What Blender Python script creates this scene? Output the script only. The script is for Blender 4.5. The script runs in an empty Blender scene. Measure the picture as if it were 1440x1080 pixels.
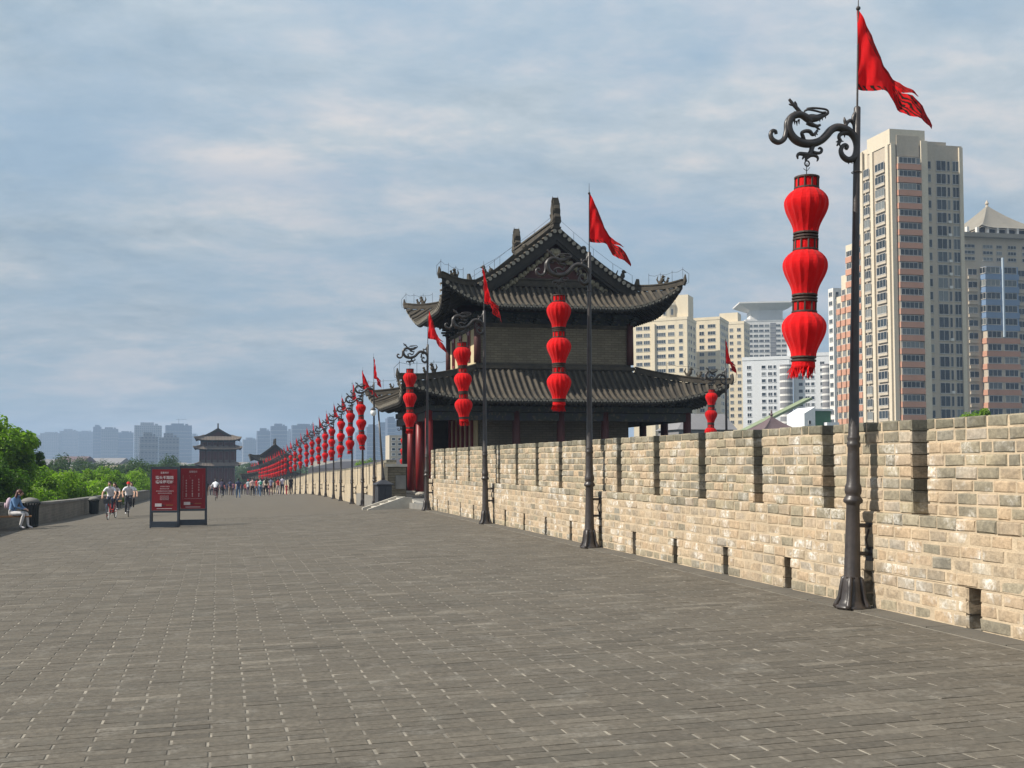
import bpy, math, random
from mathutils import Vector, Matrix
RD = random.Random(11)
SC = bpy.context.scene
COL = SC.collection
rad = math.radians

# ------------------------------------------------------------------ camera, sky, sun, exposure
CZ = 1.85
cd = bpy.data.cameras.new('camera')
cam = bpy.data.objects.new('camera', cd)
COL.objects.link(cam)
cam.location = (0, 0, CZ)
TH, PI_ = rad(10), math.atan(60 / 1500)
cam.rotation_euler = (rad(90) + PI_, 0, -TH)
cd.sensor_width = 36
cd.lens = 37.5
cd.shift_x = 147 / 1440
cd.shift_y = 57 / 1440
cd.clip_start = 0.1
cd.clip_end = 20000
SC.camera = cam

SUN_EL, SUN_AZ = rad(40), rad(-1.5)          # sun on the left, a little ahead
sun_dir = Vector((-math.cos(SUN_EL) * math.cos(SUN_AZ), math.cos(SUN_EL) * math.sin(SUN_AZ), math.sin(SUN_EL)))
sd = bpy.data.lights.new('sun', 'SUN')
sd.energy = 5.0
sd.angle = rad(0.5)
sd.color = (1.0, 0.93, 0.82)
so = bpy.data.objects.new('sun', sd)
so.rotation_euler = sun_dir.to_track_quat('Z', 'Y').to_euler()
so.location = (-30, 0, 40)
COL.objects.link(so)

W = bpy.data.worlds.new('World')
SC.world = W
W.use_nodes = True
wn, wl = W.node_tree.nodes, W.node_tree.links
wn.clear()
def WN(t, **k):
    n = wn.new(t)
    for a, b in k.items(): setattr(n, a, b)
    return n
def wmath(op, a, b=None, c=None):
    n = WN('ShaderNodeMath', operation=op)
    for i, q in enumerate((a, b, c)):
        if q is None: continue
        if isinstance(q, (int, float)): n.inputs[i].default_value = q
        else: wl.new(q, n.inputs[i])
    return n.outputs[0]
sky = WN('ShaderNodeTexSky', sky_type='NISHITA')
sky.sun_disc = False
sky.sun_elevation = SUN_EL
sky.sun_rotation = math.atan2(sun_dir.x, sun_dir.y)
sky.air_density, sky.dust_density, sky.ozone_density = 1.0, 1.6, 1.4
tc = WN('ShaderNodeTexCoord')
sx = WN('ShaderNodeSeparateXYZ')
wl.new(tc.outputs['Generated'], sx.inputs[0])
zc = wmath('ADD', wmath('MAXIMUM', sx.outputs[2], 0.0), 0.22)
cx = wmath('DIVIDE', sx.outputs[0], zc)
cy = wmath('DIVIDE', sx.outputs[1], zc)
cmb = WN('ShaderNodeCombineXYZ')
wl.new(cx, cmb.inputs[0]); wl.new(cy, cmb.inputs[1])
def wnoise(scale, det, rough, off, dist=0.0):
    m = WN('ShaderNodeMapping')
    m.inputs['Location'].default_value = off
    m.inputs['Rotation'].default_value = (0, 0, rad(20))
    m.inputs['Scale'].default_value = (0.85, 1.15, 1)
    wl.new(cmb.outputs[0], m.inputs[0])
    n = WN('ShaderNodeTexNoise')
    n.inputs['Scale'].default_value = scale
    n.inputs['Detail'].default_value = det
    n.inputs['Roughness'].default_value = rough
    n.inputs['Distortion'].default_value = dist
    wl.new(m.outputs[0], n.inputs['Vector'])
    return n.outputs[0]
def wramp(fac, stops):
    r = WN('ShaderNodeValToRGB')
    e = r.color_ramp.elements
    for i, (p, c) in enumerate(stops):
        q = e[i] if i < 2 else e.new(p)
        q.position = p
        q.color = (c[0], c[1], c[2], 1)
    wl.new(fac, r.inputs[0])
    return r.outputs[0]
def wmix(fac, a, b, bt='MIX'):
    n = WN('ShaderNodeMix', data_type='RGBA', blend_type=bt)
    if isinstance(fac, float): n.inputs[0].default_value = fac
    else: wl.new(fac, n.inputs[0])
    for i, q in ((6, a), (7, b)):
        if isinstance(q, tuple): n.inputs[i].default_value = (*q, 1)
        else: wl.new(q, n.inputs[i])
    return n.outputs[2]
cover = wramp(wnoise(1.5, 9, 0.60, (3.1, 1.7, 0), 0.15), [(0.38, (0.34,) * 3), (0.60, (1,) * 3)])
tone = wramp(wmath('ADD', wmath('MULTIPLY', wnoise(1.9, 10, 0.62, (8.3, 4.2, 2), 0.2), 0.68), wmath('MULTIPLY', wnoise(6.5, 9, 0.62, (2.3, 7.2, 5), 0.3), 0.32)),
             [(0.38, (2.9, 3.55, 4.1)), (0.50, (4.1, 4.6, 5.0)), (0.61, (5.95, 5.62, 5.5))])
csky = wmix(cover, wmix(0.7, sky.outputs[0], (2.6, 3.8, 4.9)), tone)
# the cloud deck is heavier towards the low sky on the far side, as one bank
low = wramp(sx.outputs[2], [(0.0, (0.66, 0.685, 0.70)), (0.20, (0.84, 0.86, 0.872)), (0.42, (1.04, 1.05, 1.05))])
csky = wmix(1.0, csky, low, 'MULTIPLY')
bg = WN('ShaderNodeBackground')
bg.inputs['Strength'].default_value = 0.098
wl.new(csky, bg.inputs[0])
wo = WN('ShaderNodeOutputWorld')
wl.new(bg.outputs[0], wo.inputs[0])

vs = SC.view_settings
vs.view_transform = 'Standard'
vs.look = 'None'
vs.exposure = 0.48
vs.gamma = 1
vs.use_curve_mapping = False
SC.cycles.volume_bounces = 1
SC.cycles.max_bounces = 6

# ------------------------------------------------------------------ pixel helper: where a line of sight meets a depth plane
_fw = (math.sin(TH) * math.cos(PI_), math.cos(TH) * math.cos(PI_), math.sin(PI_))
_rt = (math.cos(TH), -math.sin(TH), 0)
_up = (-math.sin(TH) * math.sin(PI_), -math.cos(TH) * math.sin(PI_), math.cos(PI_))
def _ray(px, py):
    a, b = (px - 573) / 1500, (597 - py) / 1500
    return [_fw[i] + a * _rt[i] + b * _up[i] for i in range(3)]
def at_y(px, py, Y):
    r = _ray(px, py); t = Y / r[1]
    return r[0] * t, Y, CZ + r[2] * t
def at_x(px, py, X):
    r = _ray(px, py); t = X / r[0]
    return X, r[1] * t, CZ + r[2] * t

# ------------------------------------------------------------------ mesh and object helpers
class MB:
    def __init__(s): s.v, s.f, s.m, s.t = [], [], [], []
    def add(s, vs, fs, m=0, t=0.5):
        b = len(s.v); s.v += [tuple(p) for p in vs]
        for f in fs:
            s.f.append([b + i for i in f]); s.m.append(m); s.t.append(t)
    def box(s, x0, x1, y0, y1, z0, z1, m=0, t=0.5):
        s.add([(x0, y0, z0), (x1, y0, z0), (x1, y1, z0), (x0, y1, z0), (x0, y0, z1), (x1, y0, z1), (x1, y1, z1), (x0, y1, z1)],
              [(0, 3, 2, 1), (4, 5, 6, 7), (0, 1, 5, 4), (1, 2, 6, 5), (2, 3, 7, 6), (3, 0, 4, 7)], m, t)
    def obox(s, p, q, w, h, m=0, t=0.5):          # bar from p to q, width w (sideways) and height h
        p, q = Vector(p), Vector(q); d = (q - p).normalized()
        up = Vector((0, 0, 1)) if abs(d.z) < 0.95 else Vector((0, 1, 0))
        r = d.cross(up).normalized() * (w / 2); u = r.cross(d).normalized() * (h / 2)
        vs = [p - r - u, p + r - u, p + r + u, p - r + u, q - r - u, q + r - u, q + r + u, q - r + u]
        s.add(vs, [(0, 1, 2, 3), (7, 6, 5, 4), (0, 4, 5, 1), (1, 5, 6, 2), (2, 6, 7, 3), (3, 7, 4, 0)], m, t)
    def tube(s, pts, r, n=8, m=0, t=0.5, caps=True, flat=1.0, ref=None):
        pts = [Vector(p) for p in pts]; k = len(pts)
        rs = r if isinstance(r, (list, tuple)) else [r] * k
        vs = []; prev = None
        for i, p in enumerate(pts):
            d = (pts[min(i + 1, k - 1)] - pts[max(i - 1, 0)]).normalized()
            if ref is not None: a = Vector(ref)
            elif prev is None: a = Vector((0, 0, 1)) if abs(d.z) < 0.9 else Vector((1, 0, 0))
            else: a = prev
            a = (a - d * a.dot(d)).normalized(); prev = a; b = d.cross(a)
            for j in range(n):
                w = 2 * math.pi * j / n
                vs.append(p + a * (math.cos(w) * rs[i] * flat) + b * (math.sin(w) * rs[i]))
        fs = [(i * n + j, i * n + (j + 1) % n, (i + 1) * n + (j + 1) % n, (i + 1) * n + j) for i in range(k - 1) for j in range(n)]
        if caps: fs += [tuple(range(n - 1, -1, -1)), tuple((k - 1) * n + j for j in range(n))]
        s.add(vs, fs, m, t)
    def lathe(s, prof, n=16, m=0, c=(0, 0, 0), t=0.5, rib=0.0, caps=True):
        vs = []
        for (r, z) in prof:
            for j in range(n):
                w = 2 * math.pi * j / n; q = r * (1 - rib * (j % 2))
                vs.append((c[0] + math.cos(w) * q, c[1] + math.sin(w) * q, c[2] + z))
        k = len(prof)
        fs = [(i * n + j, i * n + (j + 1) % n, (i + 1) * n + (j + 1) % n, (i + 1) * n + j) for i in range(k - 1) for j in range(n)]
        if caps: fs += [tuple(range(n - 1, -1, -1)), tuple((k - 1) * n + j for j in range(n))]
        s.add(vs, fs, m, t)
    def ball(s, c, r, n=10, k=6, m=0, sx=1, sy=1, sz=1):
        pr = []
        for i in range(k + 1):
            a = -math.pi / 2 + math.pi * i / k
            pr.append((max(math.cos(a), 0.01) * r, math.sin(a) * r))
        b = MB(); b.lathe(pr, n)
        s.add([(c[0] + x * sx, c[1] + y * sy, c[2] + z * sz) for x, y, z in b.v], b.f, m)
    def mesh(s, name, mats, smooth=False):
        me = bpy.data.meshes.new(name)
        me.from_pydata(s.v, [], s.f)
        if not isinstance(mats, (list, tuple)): mats = [mats]
        for q in mats: me.materials.append(q)
        if len(mats) > 1: me.polygons.foreach_set('material_index', s.m)
        a = me.attributes.new('tint', 'FLOAT', 'FACE')
        a.data.foreach_set('value', s.t)
        if smooth: me.polygons.foreach_set('use_smooth', [True] * len(s.f))
        me.update()
        return me
    def build(s, name, mats, parent=None, loc=(0, 0, 0), rz=0.0, smooth=False):
        return ob(name, s.mesh(name, mats, smooth), parent, loc, rz)
def ob(name, me, parent=None, loc=(0, 0, 0), rz=0.0, sc=None):
    o = bpy.data.objects.new(name, me)
    COL.objects.link(o)
    o.location = loc
    if rz: o.rotation_euler = (0, 0, rz)
    if sc: o.scale = sc
    if parent: o.parent = parent
    return o
def tag(o, label, cat, group=None):
    o['label'] = label; o['category'] = cat
    if group: o['group'] = group
    return o
def thing(name, label, cat, loc=(0, 0, 0), rz=0.0, group=None):
    return tag(ob(name, None, None, loc, rz), label, cat, group)
def struct(o):
    o['kind'] = 'structure'; return o
def stuff(o):
    o['kind'] = 'stuff'; return o
def copy_tree(o, parent=None):
    c = o.copy(); COL.objects.link(c)
    if parent: c.parent = parent
    for ch in o.children: copy_tree(ch, c)
    return c
ORD = ['first', 'second', 'third', 'fourth', 'fifth', 'sixth', 'seventh', 'eighth', 'ninth', 'tenth', 'eleventh', 'twelfth', 'thirteenth',
       'fourteenth', 'fifteenth', 'sixteenth', 'seventeenth', 'eighteenth', 'nineteenth', 'twentieth', 'twenty-first', 'twenty-second',
       'twenty-third', 'twenty-fourth', 'twenty-fifth', 'twenty-sixth', 'twenty-seventh', 'twenty-eighth', 'twenty-ninth', 'thirtieth']
ORD += ['thirty-' + q for q in ORD[:9]] + ['fortieth'] + ['forty-' + q for q in ORD[:9]] + ['fiftieth']
def plin(tab, x):
    if x <= tab[0][0]: return tab[0][1]
    for (a, p), (b, q) in zip(tab, tab[1:]):
        if x <= b:
            t = (x - a) / (b - a); return p + (q - p) * t
    return tab[-1][1]

# ------------------------------------------------------------------ materials
def nodes_of(name):
    m = bpy.data.materials.new(name); m.use_nodes = True
    nt = m.node_tree; b = nt.nodes['Principled BSDF']
    return m, nt, b
def col_mix(nt, fac, a, b, bt='MIX'):
    n = nt.nodes.new('ShaderNodeMix'); n.data_type = 'RGBA'; n.blend_type = bt
    if isinstance(fac, float): n.inputs[0].default_value = fac
    else: nt.links.new(fac, n.inputs[0])
    for i, q in ((6, a), (7, b)):
        if isinstance(q, tuple): n.inputs[i].default_value = (*q, 1)
        else: nt.links.new(q, n.inputs[i])
    return n.outputs[2]
def coords(nt, kind='pos', scale=(1, 1, 1)):
    if kind == 'pos': o = nt.nodes.new('ShaderNodeNewGeometry').outputs['Position']
    else: o = nt.nodes.new('ShaderNodeTexCoord').outputs['Object']
    mp = nt.nodes.new('ShaderNodeMapping'); mp.inputs['Scale'].default_value = scale
    nt.links.new(o, mp.inputs[0])
    return mp.outputs[0]
def noise(nt, vec, scale, det=4, rough=0.55, lo=None, hi=None):
    n = nt.nodes.new('ShaderNodeTexNoise')
    n.inputs['Scale'].default_value = scale; n.inputs['Detail'].default_value = det; n.inputs['Roughness'].default_value = rough
    nt.links.new(vec, n.inputs['Vector'])
    if lo is None: return n.outputs[0]
    return mrange(nt, n.outputs[0], lo, hi)
def mrange(nt, val, lo, hi, a=0.0, b=1.0):
    r = nt.nodes.new('ShaderNodeMapRange')
    r.inputs[1].default_value = lo; r.inputs[2].default_value = hi; r.inputs[3].default_value = a; r.inputs[4].default_value = b
    nt.links.new(val, r.inputs[0])
    return r.outputs[0]
def attr(nt, name):
    a = nt.nodes.new('ShaderNodeAttribute'); a.attribute_name = name
    return a.outputs['Fac']
def mul(nt, a, b, op='MULTIPLY'):
    n = nt.nodes.new('ShaderNodeMath'); n.operation = op
    for i, q in enumerate((a, b)):
        if isinstance(q, float): n.inputs[i].default_value = q
        else: nt.links.new(q, n.inputs[i])
    return n.outputs[0]
def bump(nt, b, h, dist, strength=1.0):
    n = nt.nodes.new('ShaderNodeBump'); n.inputs['Strength'].default_value = strength; n.inputs['Distance'].default_value = dist
    nt.links.new(h, n.inputs['Height']); nt.links.new(n.outputs[0], b.inputs['Normal'])
def pm(name, c1, c2=None, scale=4.0, rough=0.7, metal=0.0, bmp=0.0, kind='obj', spec=0.4, sc3=(1, 1, 1), bscale=None):
    m, nt, b = nodes_of(name)
    c2 = c2 or tuple(x * 0.75 for x in c1)
    v = coords(nt, kind, sc3)
    f = noise(nt, v, scale, 6, 0.6, 0.35, 0.65)
    nt.links.new(col_mix(nt, f, c1, c2), b.inputs['Base Color'])
    b.inputs['Roughness'].default_value = rough; b.inputs['Metallic'].default_value = metal
    b.inputs['Specular IOR Level'].default_value = spec
    if bmp: bump(nt, b, noise(nt, v, bscale or scale * 4, 4), bmp)
    return m
def brick_mat(name, stops, white=0.0, dark=0.0, rough=0.9, bmp=0.004, warm=None):
    """bricks laid one by one: a colour per brick from the tint attribute, stains that run across them"""
    m, nt, b = nodes_of(name)
    r = nt.nodes.new('ShaderNodeValToRGB'); e = r.color_ramp.elements
    for i, (p, c) in enumerate(stops):
        q = e[i] if i < 2 else e.new(p)
        q.position = p; q.color = (*c, 1)
    nt.links.new(attr(nt, 'tint'), r.inputs[0])
    c = r.outputs[0]
    p = coords(nt)
    if warm: c = col_mix(nt, mul(nt, noise(nt, p, 1.1, 4, 0.6, 0.42, 0.66), 0.6), c, warm)
    c = col_mix(nt, 0.75, c, col_mix(nt, noise(nt, p, 22, 5, 0.65, 0.3, 0.7), (0.60, 0.60, 0.60), (1.3, 1.3, 1.3)), 'MULTIPLY')
    if dark: c = col_mix(nt, mul(nt, noise(nt, p, 2.3, 6, 0.65, 0.50, 0.68), dark), c, (0.10, 0.095, 0.08))
    if white: c = col_mix(nt, mul(nt, mul(nt, noise(nt, p, 3.1, 3, 0.5, 0.55, 0.66), noise(nt, p, 24, 5, 0.7, 0.40, 0.60)), white), c, (0.66, 0.63, 0.57))
    nt.links.new(c, b.inputs['Base Color'])
    b.inputs['Roughness'].default_value = rough; b.inputs['Specular IOR Level'].default_value = 0.25
    bump(nt, b, noise(nt, p, 45, 5, 0.65), bmp)
    return m
M = {}
M['wall_brick'] = brick_mat('wall brick', [(0.0, (0.26, 0.226, 0.176)), (0.22, (0.335, 0.276, 0.20)), (0.5, (0.38, 0.303, 0.212)), (0.75, (0.395, 0.296, 0.198)), (0.88, (0.325, 0.288, 0.237)), (1.0, (0.46, 0.395, 0.30))], white=1.0, dark=0.45, warm=(0.445, 0.33, 0.215), bmp=0.007)
M['old_brick'] = brick_mat('weathered grey brick', [(0.0, (0.20, 0.178, 0.135)), (0.5, (0.265, 0.232, 0.168)), (0.8, (0.335, 0.284, 0.195)), (1.0, (0.235, 0.218, 0.18))], white=0.6, dark=0.55, bmp=0.008)
M['coping_brick'] = brick_mat('mossy coping brick', [(0.0, (0.115, 0.108, 0.08)), (0.6, (0.175, 0.16, 0.118)), (1.0, (0.24, 0.215, 0.16))], white=0.25, dark=0.6)
M['mortar'] = pm('lime mortar', (0.49, 0.39, 0.27), (0.36, 0.29, 0.205), 5, 0.95, bmp=0.010, kind='pos', bscale=40)
M['pave'] = brick_mat('paving brick', [(0.0, (0.082, 0.073, 0.060)), (0.4, (0.102, 0.090, 0.073)), (0.7, (0.115, 0.101, 0.081)), (1.0, (0.150, 0.133, 0.108))], dark=0.34, white=0.08, bmp=0.003, rough=0.85)
def pave_mortar():
    m, nt, b = nodes_of('paving mortar'); p = coords(nt)
    c = col_mix(nt, noise(nt, p, 2.1, 7, 0.7, 0.40, 0.68), (0.095, 0.085, 0.070), (0.33, 0.295, 0.24))
    c = col_mix(nt, noise(nt, p, 9, 4, 0.6, 0.45, 0.7), c, (0.18, 0.165, 0.14))
    nt.links.new(c, b.inputs['Base Color']); b.inputs['Roughness'].default_value = 0.95
    return m
M['pave_mortar'] = pave_mortar()
def tex_brick(name, c1, c2, mo, bw, rh, ms=0.012, kind='pos', swap=None, off=0.5, bmpd=0.008, stain=0.5, rough=0.9):
    """brickwork too far off to tell the single bricks apart"""
    m, nt, b = nodes_of(name)
    o = nt.nodes.new('ShaderNodeNewGeometry').outputs['Position'] if kind == 'pos' else nt.nodes.new('ShaderNodeTexCoord').outputs['Object']
    s = nt.nodes.new('ShaderNodeSeparateXYZ'); nt.links.new(o, s.inputs[0])
    k = nt.nodes.new('ShaderNodeCombineXYZ')
    if swap == 'xy': nt.links.new(s.outputs[0], k.inputs[0]); nt.links.new(s.outputs[1], k.inputs[1])
    else:
        nt.links.new(mul(nt, s.outputs[0], s.outputs[1], 'ADD'), k.inputs[0]); nt.links.new(s.outputs[2], k.inputs[1])
    t = nt.nodes.new('ShaderNodeTexBrick'); t.offset = off
    nt.links.new(k.outputs[0], t.inputs['Vector'])
    t.inputs['Color1'].default_value = (*c1, 1); t.inputs['Color2'].default_value = (*c2, 1); t.inputs['Mortar'].default_value = (*mo, 1)
    t.inputs['Scale'].default_value = 1; t.inputs['Mortar Size'].default_value = ms; t.inputs['Brick Width'].default_value = bw; t.inputs['Row Height'].default_value = rh
    c = col_mix(nt, mul(nt, noise(nt, o, 0.9, 6, 0.65, 0.4, 0.68), stain), t.outputs[0], tuple(x * 0.55 for x in c1))
    nt.links.new(c, b.inputs['Base Color']); b.inputs['Roughness'].default_value = rough; b.inputs['Specular IOR Level'].default_value = 0.25
    iv = mul(nt, 1.0, t.outputs['Fac'], 'SUBTRACT')
    bump(nt, b, iv, bmpd, 0.7)
    return m
M['pave_far'] = tex_brick('paving far', (0.097, 0.085, 0.068), (0.120, 0.105, 0.083), (0.15, 0.133, 0.107), 0.52, 0.125, 0.008, swap='xy', bmpd=0.002, stain=0.3)
M['wall_far'] = tex_brick('far wall brick', (0.47, 0.38, 0.26), (0.36, 0.32, 0.25), (0.46, 0.38, 0.27), 0.36, 0.132)
M['parapet'] = tex_brick('parapet brick', (0.17, 0.155, 0.13), (0.22, 0.20, 0.165), (0.25, 0.23, 0.19), 0.42, 0.115)
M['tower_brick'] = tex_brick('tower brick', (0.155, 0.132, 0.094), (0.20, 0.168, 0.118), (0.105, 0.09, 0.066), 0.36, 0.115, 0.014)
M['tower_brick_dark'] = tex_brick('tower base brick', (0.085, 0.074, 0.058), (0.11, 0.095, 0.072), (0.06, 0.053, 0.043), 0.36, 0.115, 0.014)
M['rampart'] = tex_brick('rampart brick', (0.26, 0.235, 0.19), (0.31, 0.28, 0.22), (0.33, 0.30, 0.24), 0.42, 0.12)
M['stone'] = pm('pale stone', (0.46, 0.43, 0.37), (0.36, 0.33, 0.28), 3, 0.85, bmp=0.003, kind='pos', bscale=30)
M['edging'] = pm('worn stone edging', (0.088, 0.080, 0.067), (0.115, 0.104, 0.086), 2, 0.9, kind='pos', bmp=0.003, bscale=30)
M['gutter'] = pm('grey stone edging', (0.15, 0.145, 0.135), (0.20, 0.19, 0.17), 2, 0.9, kind='pos', bmp=0.003, bscale=30)
M['iron'] = pm('black cast iron', (0.026, 0.022, 0.021), (0.048, 0.039, 0.036), 6, 0.40, 0.0, bmp=0.002, spec=0.55, bscale=30)
M['iron_dull'] = pm('dark painted steel', (0.030, 0.033, 0.040), (0.045, 0.047, 0.055), 5, 0.5, 0.1)
def cloth(name, c, c2, trans=0.35, wscale=220):
    m, nt, b = nodes_of(name)
    v = coords(nt, 'obj')
    cc = col_mix(nt, noise(nt, v, 5, 4, 0.6, 0.35, 0.65), c, c2)
    oi = nt.nodes.new('ShaderNodeObjectInfo')
    rr = mrange(nt, oi.outputs['Random'], 0, 1, 0.80, 1.10)
    k3 = nt.nodes.new('ShaderNodeCombineColor')
    for q in range(3): nt.links.new(rr, k3.inputs[q])
    cc = col_mix(nt, 1.0, cc, k3.outputs[0], 'MULTIPLY')
    cc = col_mix(nt, mul(nt, noise(nt, coords(nt, 'obj', (1, 1, .35)), 7, 6, .7, .5, .8), .35), cc, tuple(x * .62 + .02 for x in c))
    nt.links.new(cc, b.inputs['Base Color']); b.inputs['Roughness'].default_value = 0.85; b.inputs['Specular IOR Level'].default_value = 0.12
    b.inputs['Sheen Weight'].default_value = 0.1
    t = nt.nodes.new('ShaderNodeBsdfTranslucent'); nt.links.new(cc, t.inputs[0])
    x = nt.nodes.new('ShaderNodeMixShader'); x.inputs[0].default_value = trans
    nt.links.new(b.outputs[0], x.inputs[1]); nt.links.new(t.outputs[0], x.inputs[2])
    nt.links.new(x.outputs[0], nt.nodes['Material Output'].inputs[0])
    bump(nt, b, noise(nt, coords(nt, 'obj', (3, 3, .7)), 9, 4), 0.02, .7)
    return m
M['lantern'] = cloth('red lantern cloth', (0.68, 0.008, 0.010), (0.56, 0.005, 0.008), 0.25)
M['lantern_frame'] = pm('dark lantern wood', (0.055, 0.030, 0.022), (0.035, 0.020, 0.016), 8, 0.6)
M['flag'] = cloth('red flag cloth', (0.85, 0.016, 0.020), (0.72, 0.010, 0.014), 0.5)
def flag_border():
    m = cloth('flag border print', (0.72, 0.014, 0.018), (0.60, 0.010, 0.014), 0.4)
    nt = m.node_tree; b = nt.nodes['Principled BSDF']
    u = nt.nodes.new('ShaderNodeUVMap')
    w = nt.nodes.new('ShaderNodeTexWave'); w.bands_direction = 'DIAGONAL'
    w.inputs['Scale'].default_value = 3.6; w.inputs['Distortion'].default_value = 5; w.inputs['Detail'].default_value = 2; w.inputs['Detail Scale'].default_value = 1.6
    nt.links.new(u.outputs[0], w.inputs[0])
    f = mrange(nt, w.outputs[1], 0.48, 0.60)
    old = b.inputs['Base Color'].links[0].from_socket
    c = col_mix(nt, f, old, (0.035, 0.02, 0.016))
    nt.links.new(c, b.inputs['Base Color'])
    for n in nt.nodes:
        if n.type == 'BSDF_TRANSLUCENT': nt.links.new(c, n.inputs[0])
    return m
M['flag_border'] = flag_border()
M['tile'] = pm('grey roof tile', (0.044, 0.037, 0.029), (0.078, 0.065, 0.047), 1.8, 0.85, kind='pos', bmp=0.004, bscale=18)
M['tile_end'] = pm('roof tile end disc', (0.34, 0.31, 0.26), (0.22, 0.20, 0.165), 9, 0.55, kind='pos')  # pale colour stands in for sun glint on the discs
M['carving'] = pm('carved grey brick', (0.27, 0.24, 0.17), (0.17, 0.15, 0.11), 6, 0.85, kind='pos')
M['tile_far'] = pm('sunlit far roof tile', (0.15, 0.122, 0.10), (0.20, 0.165, 0.135), .6, 0.9, kind='pos')  # lighter copy of the roof tile, with sunlight and haze in its colour
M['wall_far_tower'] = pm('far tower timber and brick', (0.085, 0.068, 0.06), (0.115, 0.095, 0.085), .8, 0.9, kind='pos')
M['roof_bed'] = pm('roof tile bed', (0.028, 0.025, 0.021), (0.045, 0.040, 0.032), 2, 0.9, kind='pos')
M['ridge'] = pm('ridge tile', (0.040, 0.034, 0.027), (0.072, 0.061, 0.045), 3, 0.85, kind='pos', bmp=0.01, bscale=14)
M['timber'] = pm('dark painted timber', (0.018, 0.017, 0.015), (0.034, 0.029, 0.024), 3, 0.75, kind='pos')
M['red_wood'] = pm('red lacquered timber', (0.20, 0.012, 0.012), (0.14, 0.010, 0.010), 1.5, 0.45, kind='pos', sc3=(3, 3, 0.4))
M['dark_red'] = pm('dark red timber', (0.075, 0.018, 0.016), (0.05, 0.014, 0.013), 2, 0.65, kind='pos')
def painted():
    m, nt, b = nodes_of('blue green painted beam')
    o = nt.nodes.new('ShaderNodeTexCoord').outputs['Object']
    v = nt.nodes.new('ShaderNodeTexVoronoi'); v.inputs['Scale'].default_value = 2.2; nt.links.new(o, v.inputs['Vector'])
    c = col_mix(nt, mrange(nt, v.outputs['Distance'], 0.2, 0.55), (0.012, 0.014, 0.026), (0.014, 0.018, 0.014))
    c = col_mix(nt, noise(nt, o, 7, 3, 0.5, 0.58, 0.64), c, (0.06, 0.05, 0.03))
    nt.links.new(c, b.inputs['Base Color']); b.inputs['Roughness'].default_value = 0.7
    return m
M['painted'] = painted()
M['plaster'] = pm('ochre plaster', (0.50, 0.42, 0.26), (0.42, 0.35, 0.22), 1.2, 0.9, kind='pos')
M['white'] = pm('white paint', (0.74, 0.74, 0.72), (0.64, 0.64, 0.62), 2, 0.6)
M['globe'] = pm('white glass globe', (0.80, 0.80, 0.78), (0.72, 0.72, 0.70), 2, 0.25)
M['hair'] = pm('dark hair', (0.016, 0.012, 0.010), (0.030, 0.020, 0.015), 20, 0.5)
M['hair_red'] = pm('reddish brown hair', (0.085, 0.022, 0.016), (0.05, 0.016, 0.013), 20, 0.5)
M['skin'] = pm('skin', (0.50, 0.30, 0.21), (0.44, 0.25, 0.17), 12, 0.55)
def solid(n, c, r=0.75): return pm(n, c, tuple(x * 0.8 for x in c), 9, r)

# ------------------------------------------------------------------ the top of the city wall: levels and edges
ZR = [(0, .25), (9, .25), (36, .37), (42, .22), (50, -.02), (60, -.25), (76, -.46), (94, -.67), (111, -.93), (120, -1.2), (138, -1.72), (170, -2.4), (220, -3.2), (280, -4.0), (340, -4.8)]
ZL = [(0, -.23), (9, -.22), (28, -.10), (36, -.12), (46, -.42), (54, -.55), (85, -.95), (110, -1.27), (120, -1.48), (138, -1.95), (170, -2.6), (220, -3.35), (280, -4.1), (340, -4.9)]
XR = [(0, 7.3), (47, 7.3), (50.5, 7.35), (59.2, 7.70), (67.9, 8.05), (76.6, 8.45), (85.3, 8.75), (94, 9.0), (111, 9.2), (129, 9.4), (158, 9.5), (185, 9.6), (220, 9.4), (240, 9.1), (260, 8.65), (280, 8.0), (300, 7.2), (340, 5)]
XL = -6.9
def xr(s): return plin(XR, s)
def gz(x, s):
    a, b = plin(ZL, s), plin(ZR, s)
    t = (x - XL) / (7.3 - XL)
    return a + (b - a) * t
def pave_sheet():
    m = MB(); ys = [-14 + i * 2 for i in range(27)] + [40 + 4 * i for i in range(1, 76)]
    nx = 8
    for i, y in enumerate(ys):
        x1 = xr(max(y, 0)) + 0.25
        for j in range(nx + 1):
            x = XL - 0.3 + (x1 - XL + 0.3) * j / nx
            m.v.append((x, y, gz(x, y) - 0.0045))
    for i in range(len(ys) - 1):
        for j in range(nx):
            a = i * (nx + 1) + j
            m.f.append((a, a + 1, a + nx + 2, a + nx + 1)); m.t.append(.5)
            m.m.append(1 if ys[i] >= 38 or ys[i + 1] <= 4 else 0)
    return m.build('pavement', [M['pave_mortar'], M['pave_far']], smooth=False)
pavement = struct(pave_sheet())
BL, BR = 0.52, 0.125
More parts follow.
